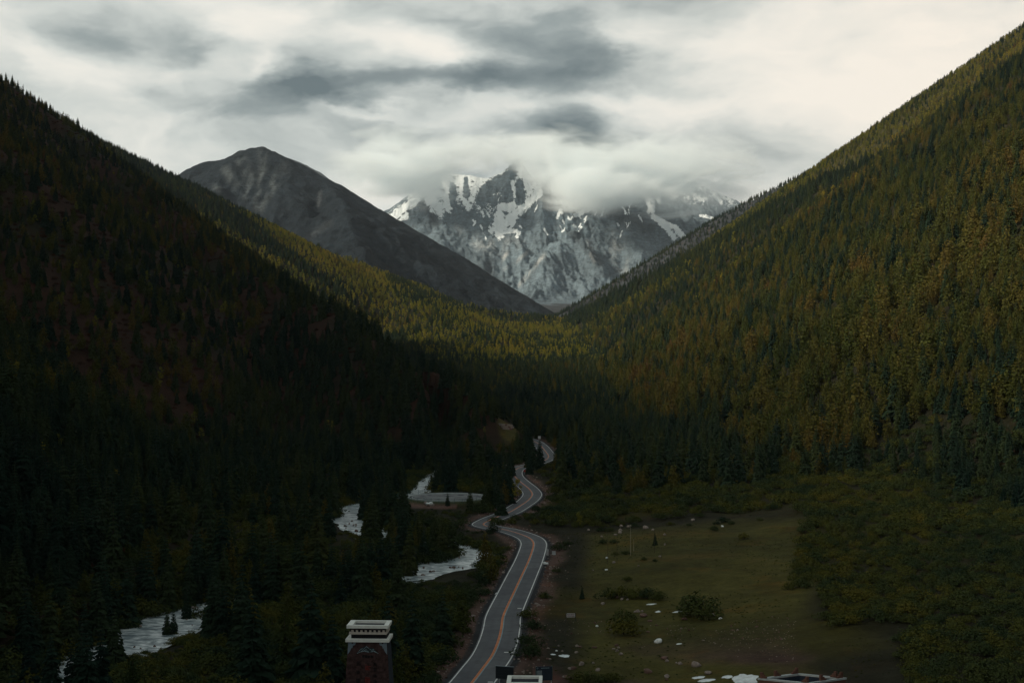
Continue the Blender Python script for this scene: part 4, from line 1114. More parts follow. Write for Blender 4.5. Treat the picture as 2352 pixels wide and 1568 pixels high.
REST = {}
names = {}
for kd, A in SC.items():
    size = A[:, 3] * (A[:, 3] if kd != 'x' else 1) / A[:, 1] ** 2 * (1.0 + 0 * A[:, 4])
    infr = (A[:, 4] > 2) & (A[:, 4] < 1022) & (VH - F * (A[:, 2] + A[:, 3] * .7) / A[:, 1] < 680)
    # one may not hide behind a nearer one: keep the largest, thinning those whose top is covered
    od = np.argsort(-np.where(infr, size, -1)); pick = []; lim = 300 - sum(1 for s in SOLO if s[1] == kd) - 4
    if kd == 'dwarf_shrub': lim = 220
    occ = {}
    for j in od:
        if len(pick) >= lim: break
        if not infr[j]: continue
        uu, tv = int(A[j, 4] // 7), int((VH - F * (A[j, 2] + A[j, 3] * .8) / A[j, 1]) // 5)
        if occ.get((uu, tv)): continue
        occ[(uu, tv)] = 1; pick.append(j)
    pick = np.array(pick, int); mask = np.zeros(len(A), bool); mask[pick] = True; REST[kd] = A[~mask]
    info = []
    for j in pick:
        x, y, z, h, uu, vv = A[j]
        L = min(LAND, key=lambda q: (q[1] - uu) ** 2 + ((q[2] - vv) * 1.3) ** 2)
        du, dv = uu - L[1], vv - L[2]
        rel = ('right of ' if du > 0 else 'left of ') if abs(du) > abs(dv) * 1.2 else ('below ' if dv > 0 else 'above ')
        hs = {'spruce_tree': (13, 16.5), 'larch_tree': (10, 13.5), 'birch_tree': (8.5, 10.5), 'willow_bush': (4.6, 6.2), 'dwarf_shrub': (3.1, 3.8)}[kd]
        sz = ('small' if 'shrub' in kd or 'bush' in kd else 'short') if h < hs[0] else 'mid-sized' if h < hs[1] else ('large' if 'shrub' in kd or 'bush' in kd else 'tall')
        far = 'just ' if du * du + dv * dv < 30 ** 2 else 'well ' if du * du + dv * dv > 75 ** 2 else ''
        info.append((f'{sz} {TONE[kd]} {far}{rel}{L[0]}', j))
    byl = {}
    for lab, j in info: byl.setdefault(lab, []).append(j)
    for lab, js in byl.items():
        js.sort(key=lambda j: A[j, 4])
        for n_, j in enumerate(js):
            full = lab if len(js) == 1 else f'{lab}, {ordw(n_)} from the left'
            x, y, z, h, uu, vv = A[j]
            place(kd, x, y, z, h, full, int(j), float(j) * 2.4, .9 + .25 * ((j * 7919) % 100) / 100)


def mass(name, kind, A, label):
    """the rest of a kind: one object that sets whole plants on points"""
    col = bpy.data.collections.new(kind + '_sources')
    for i, (_, _, w) in enumerate(PROTO[kind]):
        o = bpy.data.objects.new(f'{kind}_source', w); col.objects.link(o)
    me = bpy.data.meshes.new(name); me.vertices.add(len(A)); p = A[:, :3].copy(); p[:, 2] -= .15; me.vertices.foreach_set('co', p.astype(np.float32).ravel())
    w = rng.uniform(.88, 1.2, len(A))
    a = me.attributes.new('size', 'FLOAT_VECTOR', 'POINT'); a.data.foreach_set('vector', np.column_stack([A[:, 3] * w, A[:, 3] * w, A[:, 3]]).astype(np.float32).ravel())
    a = me.attributes.new('turn', 'FLOAT_VECTOR', 'POINT'); a.data.foreach_set('vector', np.column_stack([rng.normal(0, .03, len(A)), rng.normal(0, .03, len(A)), rng.uniform(0, 6.28, len(A))]).astype(np.float32).ravel())
    o = link(name, me, kind='stuff'); o['label'] = label
    gt = bpy.data.node_groups.new(name + '_nodes', 'GeometryNodeTree')
    gt.interface.new_socket('Geometry', in_out='INPUT', socket_type='NodeSocketGeometry'); gt.interface.new_socket('Geometry', in_out='OUTPUT', socket_type='NodeSocketGeometry')
    N = gt.nodes.new; Lk = gt.links.new
    gi, go, ip, ci = N('NodeGroupInput'), N('NodeGroupOutput'), N('GeometryNodeInstanceOnPoints'), N('GeometryNodeCollectionInfo')
    ci.inputs[0].default_value = col; ci.inputs[1].default_value = True; ci.inputs[2].default_value = True
    ip.inputs['Pick Instance'].default_value = True
    s1 = N('GeometryNodeInputNamedAttribute'); s1.data_type = 'FLOAT_VECTOR'; s1.inputs[0].default_value = 'size'
    s2 = N('GeometryNodeInputNamedAttribute'); s2.data_type = 'FLOAT_VECTOR'; s2.inputs[0].default_value = 'turn'
    rv_ = N('FunctionNodeRandomValue'); rv_.data_type = 'INT'; rv_.inputs[4].default_value = 0; rv_.inputs[5].default_value = len(PROTO[kind]) - 1
    e2r = N('FunctionNodeEulerToRotation')
    Lk(gi.outputs[0], ip.inputs['Points']); Lk(ci.outputs[0], ip.inputs['Instance']); Lk(rv_.outputs[2], ip.inputs['Instance Index'])
    Lk(s1.outputs[0], ip.inputs['Scale']); Lk(s2.outputs[0], e2r.inputs[0]); Lk(e2r.outputs[0], ip.inputs['Rotation']); Lk(ip.outputs[0], go.inputs[0])
    md = o.modifiers.new('scatter', 'NODES'); md.node_group = gt
    return o


mass('spruce_forest', 'spruce_tree', REST['spruce_tree'], 'distant dark spruce forest on slopes and valley floor')
mass('larch_forest', 'larch_tree', REST['larch_tree'], 'olive and golden larch forest on the slopes')
mass('birch_wood', 'birch_tree', REST['birch_tree'], 'yellow green birch wood on the ridges')
mass('willow_thicket', 'willow_bush', REST['willow_bush'], 'willow scrub on the valley floor')
mass('red_undergrowth', 'dwarf_shrub', REST['dwarf_shrub'], 'rusty red undergrowth on the left slope')

# ------------------------------------------------------------------ the towers at the bottom edge
def at(u, v, d): return P(u, v, d)


def glyph(b_, x, z, s, y, seed, w=.14):
    """a block of brush strokes, square character proportions"""
    r = random.Random(seed); w = w * s
    for i in range(r.randint(3, 4)):
        zz = z + s * (.1 + .8 * i / 3.2); x0 = x + s * r.uniform(0, .25); x1 = x + s * r.uniform(.75, 1.0)
        b_.box(x0, x1, y - .05, y, zz - w / 2, zz + w / 2)
    for i in range(r.randint(2, 3)):
        xx = x + s * (.2 + .6 * i / 2.0) + r.uniform(-.05, .05) * s; z0 = z + s * r.uniform(0, .3); z1 = z + s * r.uniform(.7, 1.0)
        b_.box(xx - w / 2, xx + w / 2, y - .06, y - .002, z0, z1)
    return b_


# tower 1: rim corners read from the photograph (full-size pixels), at 232 m
D1 = 232.0
ppm = F / D1                       # pixels (1024 wide) per metre
def full(x, y): return (x / 4, y / 4)
sx = 4.7375                        # zoom factor of the tower crop at (1300, 2400)
def tc1(x, y): return ((1300 + x / sx) / 4, (2400 + y / sx) / 4)
top = tc1(808, 455)                # middle of the top rim's front upper edge
T0 = P(top[0], top[1], D1)
wtop = (1205 - 410) / sx / 4 / ppm
tw = thing('stone_tower', 'square red-brown stone tower with white rims and a mountain relief, left of the road', 'tower', (T0[0], T0[1], T0[2] - 24), (0, 0, math.radians(-2.5)))
yaw = math.radians(-2.5)
zt = 24.0
dpt = 4.6; sk = 0.0
hw = wtop / 2
def upm(px): return px / sx / 4 / ppm        # crop pixels to metres
b_ = MB(); ft = upm(62); b_.frame(-hw, hw, 0, dpt, -hw + upm(110), hw - upm(90), .55, dpt - .50, zt - ft, zt); b_.build('top_rim', M['white'], tw, .03)
b_ = MB(); b_.box(-hw + upm(100), hw - upm(80), .5, dpt - .45, zt - upm(62) - .45, zt - .42); b_.build('roof_well', M['darkin'], tw)
z1 = zt - ft
b_ = MB(); b_.box(-hw + upm(62), hw - upm(62), .62, dpt - .4, z1 - upm(76), z1 - .002); b_.build('dark_neck', M['beamblack'], tw)
xx = -hw + upm(88)
for i in range(8):
    x0 = xx + i * upm(84.5); b_ = MB(); b_.box(x0, x0 + upm(40), .32, .618, z1 - upm(76), z1 - upm(36)); b_.build('beam_end', M['beamwhite'], tw)
for i in range(7):
    x0 = xx + upm(44) + i * upm(84.5); b_ = MB(); b_.box(x0, x0 + upm(36), .28, .618, z1 - upm(30), z1 - upm(10)); b_.build('upper_beam_end', M['redstone'], tw)
for i in range(5):
    y0 = .95 + i * .72; b_ = MB(); b_.box(hw - upm(62) + .002, hw - upm(62) + .28, y0, y0 + .36, z1 - upm(76), z1 - upm(36)); b_.build('beam_end', M['beamwhite'], tw)
z2 = z1 - upm(78)
b_ = MB(); b_.box(-hw + upm(44), hw - upm(34), .12, dpt - .1, z2 - upm(36), z2); b_.build('middle_rim', M['beamwhite'], tw, .02)
z3 = z2 - upm(36)
b_ = MB(); b_.box(-hw + upm(82), hw - upm(42), .5, dpt - .3, z3 - upm(84), z3 - .002); b_.build('lower_neck', M['beamblack'], tw)
z4 = z3 - upm(82); hb = upm(830) / 2
b_ = MB(); b_.box(-hb, hb, -.15, dpt + .25, z4 - upm(60), z4); b_.build('lower_rim', M['white'], tw, .03)
z5 = z4 - upm(60)
# tapering body
bw = upm(740) / 2; H5 = z5; slope = upm(62) / upm(790) * .8
b_ = MB(); e = slope * H5; b_.box(-bw - e, bw + e, .25 - e, dpt - .1 + e, -.5, z5 - .002, e, e); b_.build('body', M['redstone'], tw)
b_ = MB(); xs_ = bw
def bodyx(z): return bw + slope * (z5 - z)
def bodyy(z): return .25 - slope * (z5 - z)
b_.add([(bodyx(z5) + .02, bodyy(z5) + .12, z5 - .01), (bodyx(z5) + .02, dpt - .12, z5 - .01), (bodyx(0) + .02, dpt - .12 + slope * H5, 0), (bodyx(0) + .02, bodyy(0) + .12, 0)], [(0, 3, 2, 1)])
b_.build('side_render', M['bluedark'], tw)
# recessed courses of rubble on the front
rr = random.Random(8)
for row in range(30):
    zc = z5 - .35 - row * .52
    if zc < z5 - 8: break
    x = -bodyx(zc) + rr.uniform(.05, .3)
    while x < bodyx(zc) - .5:
        w = rr.uniform(.45, 1.1)
        b_ = MB(); yy = bodyy(zc) ; x1 = min(x + w - .06, bodyx(zc) - .04); b_.box(x, x1, yy - rr.uniform(.02, .06), yy + .2, zc - .22, zc + .22, .02, .0)
        b_.build('stone', M['redstone'], tw); x += w
# white wing corners (scalloped)
def wing(sgn):
    pts = [(0, 0), (140, 0), (145, 22), (135, 44), (112, 62), (85, 62), (92, 86), (70, 82), (88, 108), (62, 110), (50, 140), (32, 176), (12, 205), (-8, 228)]
    return [(sgn * (upm(q[0])), -upm(q[1])) for q in pts]
for sgn, xo in ((1, -bw + .02), (-1, bw - .02)):
    b_ = MB(); pp = [(xo + x, z5 - .03 + z) for x, z in wing(sgn)]
    if sgn < 0: pp = pp[::-1]
    n_ = len(pp); v = [(x, bodyy(z) - .12, z) for x, z in pp] + [(x, bodyy(z) + .02, z) for x, z in pp]
    b_.add(v, [tuple(range(n_)), tuple(range(2 * n_ - 1, n_ - 1, -1))] + [(i, i + n_, (i + 1) % n_ + n_, (i + 1) % n_) for i in range(n_)])
    b_.build('corner_ornament', M['bluegrey'], tw)
    b_ = MB(); cx, cz = xo + sgn * upm(82), z5 - upm(18); b_.add([(cx + upm(18) * math.cos(a), bodyy(cz) - .135, cz + upm(16) * math.sin(a)) for a in np.linspace(0, 6.283, 13)[:-1]], [tuple(range(12))])
    b_.build('ornament_eye', M['redstone'], tw)
# mountain relief
def rel(x, y): return ((x - 815) / sx / 4 / ppm, z5 - (y - 775) / sx / 4 / ppm)
yf = bodyy(z5 - 1.0) - .10
out = [(600, 990), (640, 965), (660, 930), (690, 890), (720, 880), (755, 865), (790, 848), (815, 865), (840, 885), (880, 880), (925, 890), (955, 920), (985, 950), (1030, 990), (970, 966), (935, 960), (880, 962), (820, 968), (760, 958), (700, 960), (650, 975)]
b_ = MB(); pp = [rel(*q) for q in out][::-1]; b_.prism(pp, yf - .06, yf + .14); rel_o = b_.build('mountain_relief', M['reliefdark'], tw)
for st in ([(700, 950), (745, 905), (795, 862)], [(700, 958), (760, 930), (800, 905)], [(620, 985), (690, 955), (760, 945), (810, 955), (850, 965)], [(650, 950), (690, 910), (730, 890)], [(860, 905), (900, 925), (935, 900)],
           [(880, 960), (925, 930), (945, 905)], [(940, 935), (985, 965), (1025, 988)], [(790, 850), (815, 870), (850, 890)], [(900, 955), (940, 945), (980, 968)], [(770, 945), (800, 935), (840, 950)]):
    b_ = MB()
    for (a0, a1) in zip(st[:-1], st[1:]):
        (x0, z0), (x1, z1_) = rel(*a0), rel(*a1); b_.tube((x0, yf - .07, z0), (x1, yf - .07, z1_), .055, .035, 5)
    b_.build('relief_ridge', M['relief'], tw)
# the dark line of lettering and the three columns of characters
b_ = MB()
for i in range(4):
    x, z = rel(712 + i * 55, 1062); glyph(b_, x, z, upm(50), bodyy(z) - .07, 40 + i, .26)
b_.build('lettering', M['glyph'], tw)
for cx, rows_, mt, sz in ((600, (1215, 1370, 1530), 'glyph', 90), (765, (1300, 1540), 'glyphred', 120), (930, (1215, 1320, 1430, 1540), 'glyph', 80)):
    for j, ry in enumerate(rows_):
        x, z = rel(cx, ry); b_ = glyph(MB(), x, z, upm(sz), bodyy(z) - .07, cx + j, .10); b_.build('character', M[mt], tw)

# tower 2: only the rim shows above the bottom edge
D2 = 246.0; p2 = F / D2
sx4 = 5.88
def tc4(x, y): return ((1900 + x / sx4) / 4, (2550 + y / sx4) / 4)
tp = tc4(1155, 1040); T2 = P(tp[0], tp[1], D2)
w2 = (1575 - 735) / sx4 / 4 / p2 / 2; d2 = 6.2
t2 = thing('stone_pillar', 'white square rim of a second stone pillar cut by the bottom edge, right of the road', 'pillar', (T2[0], T2[1], T2[2] - 9), (0, 0, math.radians(-2)))
b_ = MB(); b_.frame(-w2, w2, 0, d2, -w2 + .75, w2 - .62, 1.0, d2 - .6, 8.4, 9.0); b_.build('top_rim', M['white'], t2, .03)
b_ = MB(); b_.box(-w2 + .7, w2 - .6, .95, d2 - .55, 7.9, 8.52); b_.build('roof_well', M['darkin'], t2)
b_ = MB(); b_.box(-w2 + .5, w2 - .5, .5, d2 - .4, 7.0, 8.398); b_.build('dark_neck', M['beamblack'], t2)
b_ = MB(); b_.box(-w2 + .3, w2 - .3, .3, d2 - .2, 6.6, 6.998); b_.build('middle_rim', M['beamwhite'], t2)
b_ = MB(); b_.box(-w2 + .1, w2 - .1, .2, d2 - .1, -3, 6.598); b_.build('body', M['redstone'], t2)

# brick-parapet building, bottom right
D3_ = 236.0
def t5(x, y): return ((3000 + x / 6.533) / 4, (2640 + y / 6.533) / 4)
A = P(*t5(215, 430), D3_); B = P(*t5(1495, 535), D3_ - 3.5); Cc = P(*t5(2090, 325), D3_ + 8.5); Dd = P(*t5(960, 240), D3_ + 12)
zc = A[2]
ang = math.atan2(B[1] - A[1], B[0] - A[0]); LW = math.hypot(B[0] - A[0], B[1] - A[1])
LD = 6.4
hb_ = thing('parapet_building', 'flat roofed brick building with pale coping and stepped brick merlons, bottom right', 'building', (A[0], A[1], zc - 9), (0, 0, ang))
def skew(b_, k_=.74):                     # the plan is a parallelogram seen in the photograph: side walls run back to the right
    b_.v = [(x + y * k_, y, z) for x, y, z in b_.v]; return b_
b_ = MB(); b_.frame(-.1, LW + .1, -.1, LD + .1, .75, LW - .45, .45, LD - .35, 8.72, 9.0); skew(b_).build('coping', M['palecap'], hb_)
b_ = MB(); b_.frame(0, LW, 0, LD, .9, LW - .5, .5, LD - .4, 5.0, 8.718); skew(b_).build('parapet_wall', M['brick'], hb_)
b_ = MB(); b_.frame(.901, LW - .501, .501, LD - .401, .96, LW - .56, .56, LD - .46, 6.6, 8.715); skew(b_).build('inner_render', M['bluedark'], hb_)
b_ = MB(); b_.box(.9, LW - .5, .5, LD - .4, 6.0, 6.6); skew(b_).build('roof_slab', M['darkin'], hb_)
b_ = MB(); b_.box(0.02, LW - .02, 0.02, LD - .02, -3, 4.998); skew(b_).build('wall', M['brick'], hb_)
b_ = MB(); b_.box(LW + .001, LW + .18, .3, LD - .3, 7.1, 7.35); skew(b_).build('side_string_course', M['palecap'], hb_)
def merlon(x, y, along, dirn=1, flip=False):
    steps = [(0, .95, .30), (.12, .62, .60), (.24, .34, .98)]
    o = None; b_ = MB(); 
    for i, (o0, wd, hh) in enumerate(steps):
        z0 = 9.002 + (0 if i == 0 else steps[i - 1][2])
        if along == 'x':
            xa, xb = (x, x + wd) if dirn > 0 else (x - wd, x)
            b_.box(xa, xb, y, y + .30, z0, 9.0 + hh)
        else:
            ya, yb = (y, y + wd) if dirn > 0 else (y - wd, y)
            b_.box(x, x + .30, ya, yb, z0, 9.0 + hh)
    skew(b_).build('merlon', M['brick'], hb_)
merlon(.12, .05, 'x', 1); merlon(LW - .15, .05, 'x', -1)
merlon(.2, 2.3, 'y', 1); merlon(.2, LD - .2, 'y', -1); merlon(LW - .5, 2.4, 'y', 1); merlon(LW - .5, LD - .2, 'y', -1); merlon(LW - 1.2, LD - .45, 'x', -1)

# blank board seen from behind and the information board
def board_at(u, v_bottom, d): return P(u, v_bottom, d)
a = tc4(485, 625); b2 = tc4(905, 655); D4 = 262.0; p4 = F / D4
pa = P(a[0], a[1], D4); pb = P(b2[0], b2[1], D4 - 1.0)
gz = float(height(np.array([pa[0]]), np.array([D4]))[0])
LWb = math.hypot(pb[0] - pa[0], pb[1] - pa[1]); hbz = 300 / sx4 / 4 / p4
bb = thing('blank_board', 'dark blank board seen from behind over the road\'s right edge', 'sign board', (pa[0], pa[1], gz), (0, 0, math.atan2(pb[1] - pa[1], pb[0] - pa[0])))
zt_ = pa[2] - gz
b_ = MB(); b_.box(0, LWb, 0, .12, zt_ - hbz, zt_ - .06); b_.build('panel', M['signdark'], bb)
b_ = MB(); b_.box(-.03, LWb + .03, -.03, .15, zt_ - .058, zt_); b_.build('top_edge', M['signedge'], bb)
b_ = MB(); b_.tube((LWb * .2, .2, -.3), (LWb * .2, .2, zt_ - .1), .08); b_.build('post', M['steel'], bb)
b_ = MB(); b_.tube((LWb * .8, .2, -.3), (LWb * .8, .2, zt_ - .1), .08); b_.build('post', M['steel'], bb)
for q in range(1, 4):
    b_ = MB(); b_.box(.05, LWb - .05, -.05, -.002, zt_ - hbz * q / 4 - .03, zt_ - hbz * q / 4 + .03); b_.build('batten', M['signdark'], bb)

a = tc4(1435, 650); b2 = tc4(1812, 655); D5 = 258.0; p5 = F / D5
pa = P(a[0], a[1], D5); pb = P(b2[0], b2[1], D5 + .5)
LWi = math.hypot(pb[0] - pa[0], pb[1] - pa[1]); gz = float(height(np.array([pa[0]]), np.array([D5]))[0]); zt_ = pa[2] - gz
def m4(px): return px / sx4 / 4 / p5
ib = thing('information_board', 'dark blue information board with a pale poster and round emblem behind the second pillar', 'notice board', (pa[0], pa[1], gz), (0, 0, math.atan2(pb[1] - pa[1], pb[0] - pa[0])))
b_ = MB(); b_.box(0, LWi, 0, .14, zt_ - m4(330), zt_); b_.build('panel', M['bluedark'], ib)
b_ = MB(); b_.frame(-.05, LWi + .05, -.03, .17, .03, LWi - .03, -.031, .171, zt_ - m4(330), zt_ + .04)
b_ = MB(); b_.box(-.06, -.002, -.04, .18, zt_ - m4(335), zt_ + .05); b_.build('frame_side', M['fence'], ib)
b_ = MB(); b_.box(LWi + .002, LWi + .06, -.04, .18, zt_ - m4(335), zt_ + .05); b_.build('frame_side', M['fence'], ib)
b_ = MB(); b_.box(m4(10), m4(140), -.03, -.002, zt_ - m4(235), zt_ - m4(92)); b_.build('poster', M['poster'], ib)
b_ = MB(); b_.tube((m4(33), -.002, zt_ - m4(38)), (m4(33), -.05, zt_ - m4(38)), m4(18), n=24); b_.build('emblem_disc', M['poster'], ib)
b_ = MB(); b_.tube((m4(33), -.052, zt_ - m4(38)), (m4(33), -.06, zt_ - m4(38)), m4(9), n=16); b_.build('emblem_centre', M['bluedark'], ib)
b_ = MB()
for i in range(7): glyph(b_, m4(125 + i * 28), zt_ - m4(48), m4(21), -.002, 300 + i, .16)
b_.build('heading', M['relief'], ib)
for xq in (.12, LWi - .12):
    b_ = MB(); b_.tube((xq, .22, -.3), (xq, .22, zt_), .07); b_.build('post', M['steel'], ib)

# the small white sign: two rows of six characters
a = full(2250 + 415 / 26.13, 2430 + 470 / 26.13); c_ = full(2250 + 1300 / 26.13, 2430 + 890 / 26.13)
g0 = hit((a[0] + c_[0]) / 2, (2430 + 1280 / 26.13) / 4); D6 = g0[1]; pz = F / D6
W6 = (c_[0] - a[0]) / pz; H6 = (c_[1] - a[1]) / pz; pa = P(a[0], c_[1], D6)
sg = thing('warning_sign', 'small white rounded sign with two rows of characters on two dark posts in the meadow', 'sign', (pa[0], D6, g0[2]))
zb = pa[2] - g0[2]
r_ = H6 * .18; pts = []
for cx, cz, a0 in ((r_, zb + r_, 180), (W6 - r_, zb + r_, 270), (W6 - r_, zb + H6 - r_, 0), (r_, zb + H6 - r_, 90)):
    for kk in range(5):
        t = math.radians(a0 + kk * 22.5); pts.append((cx + r_ * math.cos(t), cz + r_ * math.sin(t)))
b_ = MB(); b_.prism(pts, 0, .06); b_.build('panel', M['signwhite'], sg)
for row, zz in ((0, .60), (1, .24)):
    for i in range(6):
        b_ = glyph(MB(), W6 * (.085 + i * .143), zb + H6 * zz, W6 * .105, -.002, 60 + row * 10 + i, .17)
        b_.build('character', M['glyphred'] if (i + row) % 3 else M['glyph'], sg)
b_ = MB(); b_.box(W6 * .62, W6 * .92, -.012, -.002, zb + H6 * .08, zb + H6 * .14); b_.build('small_print', M['glyph'], sg)
for xq in (-.12, W6 + .12):
    b_ = MB(); b_.tube((xq, .1, -.5), (xq, .1, zb + H6 + .1), .07); b_.build('post', M['signdark'], sg)
b_ = MB(); b_.tube((-.12, .1, zb + H6 * .5), (W6 + .12, .1, zb + H6 * .5), .05); b_.build('crossbar', M['signdark'], sg)

# thin poles in the meadow
for (x, y, h, lab, mt) in ((763, 575, 9.0, 'tall thin pale pole standing in the middle of the meadow', 'haywood'), (785, 545, 3.6, 'short thin pole just right of the tall pale one', 'haywood'),
                           (598, 640, 10, 'thin dark pole left of the tall pale one', 'bark'), (665, 640, 10, 'thin dark pole between the left pole and the tall pale one', 'bark'), (935, 560, 6.5, 'thin dark pole beside the tiny conifer', 'bark'),
                           (985, 600, 3.0, 'short pole right of the tiny conifer', 'bark')):
    p = hit(*q8(x, y)); o = thing('pole', lab, 'pole', p, group='thin poles in the meadow'); b_ = MB(); b_.tube((0, 0, -.3), (0, 0, h), .06, .03, 7); b_.build('shaft', M[mt], o)
    b_ = MB(); b_.tube((0, 0, h), (0, 0, h + .12), .10, .08, 7); b_.build('cap', M[mt], o)

# roadside marker posts, box, far road furniture
for i, (x, y, lab) in enumerate([(883, 385, 'white marker post on the outer road edge, left of the pair'), (893, 388, 'white marker post on the outer road edge, right of the pair')]):
    p = hit(*c3(x, y)); o = thing('marker_post', lab, 'post', (p[0] + .3, p[1], p[2]), group='marker posts at the bend')
    b_ = MB(); b_.box(-.14, .14, -.08, .08, -.2, 2.0, .03, .02); b_.build('shaft', M['signwhite'], o); b_ = MB(); b_.box(-.15, .15, -.09, .09, 1.35, 1.6); b_.build('band', M['steel'], o)
p = hit(*c3(955, 382)); o = thing('utility_box', 'pale blue grey utility box on a plinth beside the meadow bush', 'box', p)
b_ = MB(); b_.box(-.55, .55, -.3, .3, .25, .95); b_.build('cabinet', M['steel'], o, .03); b_ = MB(); b_.box(-.6, .6, -.35, .35, -.4, .248); b_.build('plinth', M['conc'], o); b_ = MB(); b_.box(-.6, .6, -.35, .35, .952, 1.02); b_.build('lid', M['signwhite'], o)
p = hit(*c2(1435, 522)); o = thing('road_sign', 'small white square road sign on a post by the high piece of road', 'sign', p)
b_ = MB(); b_.tube((0, .1, -.3), (0, .1, 4.2), .07); b_.build('post', M['steel'], o); b_ = MB(); b_.box(-.9, .9, 0, .06, 2.2, 4.2); b_.build('panel', M['signwhite'], o)
p = hit(*c2(1248, 925)); o = thing('red_marker', 'small red board on a post beside the S bend', 'sign', p)
b_ = MB(); b_.tube((0, .1, -.3), (0, .1, 2.2), .06); b_.build('post', M['steel'], o); b_ = MB(); b_.box(-.45, .45, 0, .06, 1.3, 2.3); b_.build('panel', M['redmark'], o)
# low retaining wall beside the far road: courses of blocks
p = hit(*c2(960, 352)); rw = thing('retaining_wall', 'low pale block wall beside the far road under the grassy cut', 'wall', p, (0, 0, math.radians(-62)))
for r_i in range(3):
    for c_i in range(9):
        b_ = MB(); b_.box(-14 + c_i * 3.1 + (r_i % 2) * 1.4, -14 + c_i * 3.1 + 3.0 + (r_i % 2) * 1.4, 0, .9, -.6 + r_i * 1.15, -.6 + r_i * 1.15 + 1.09); b_.build('block', M['rockpale'] if (c_i + r_i) % 4 else M['rockbrown'], rw)

# ------------------------------------------------------------------ stones
def rock_mesh(seed, mat, flat=.7, sub=2):
    import bmesh
    bm = bmesh.new(); bmesh.ops.create_icosphere(bm, subdivisions=sub, radius=1.0)
    r = random.Random(seed); sc = (r.uniform(.8, 1.25), r.uniform(.75, 1.1), flat * r.uniform(.8, 1.15)); cuts = [(mathutils.Vector((r.gauss(0, 1), r.gauss(0, 1), r.gauss(0, .8))).normalized(), r.uniform(.55, .85)) for _ in range(9)]
    for v in bm.verts:
        for n_, d in cuts:
            e = v.co.dot(n_) - d
            if e > 0: v.co -= n_ * e * .95
        v.co.x *= sc[0]; v.co.y *= sc[1]; v.co.z *= sc[2]
    me = bpy.data.meshes.new('rock'); bm.to_mesh(me); bm.free(); me.materials.append(mat); return me


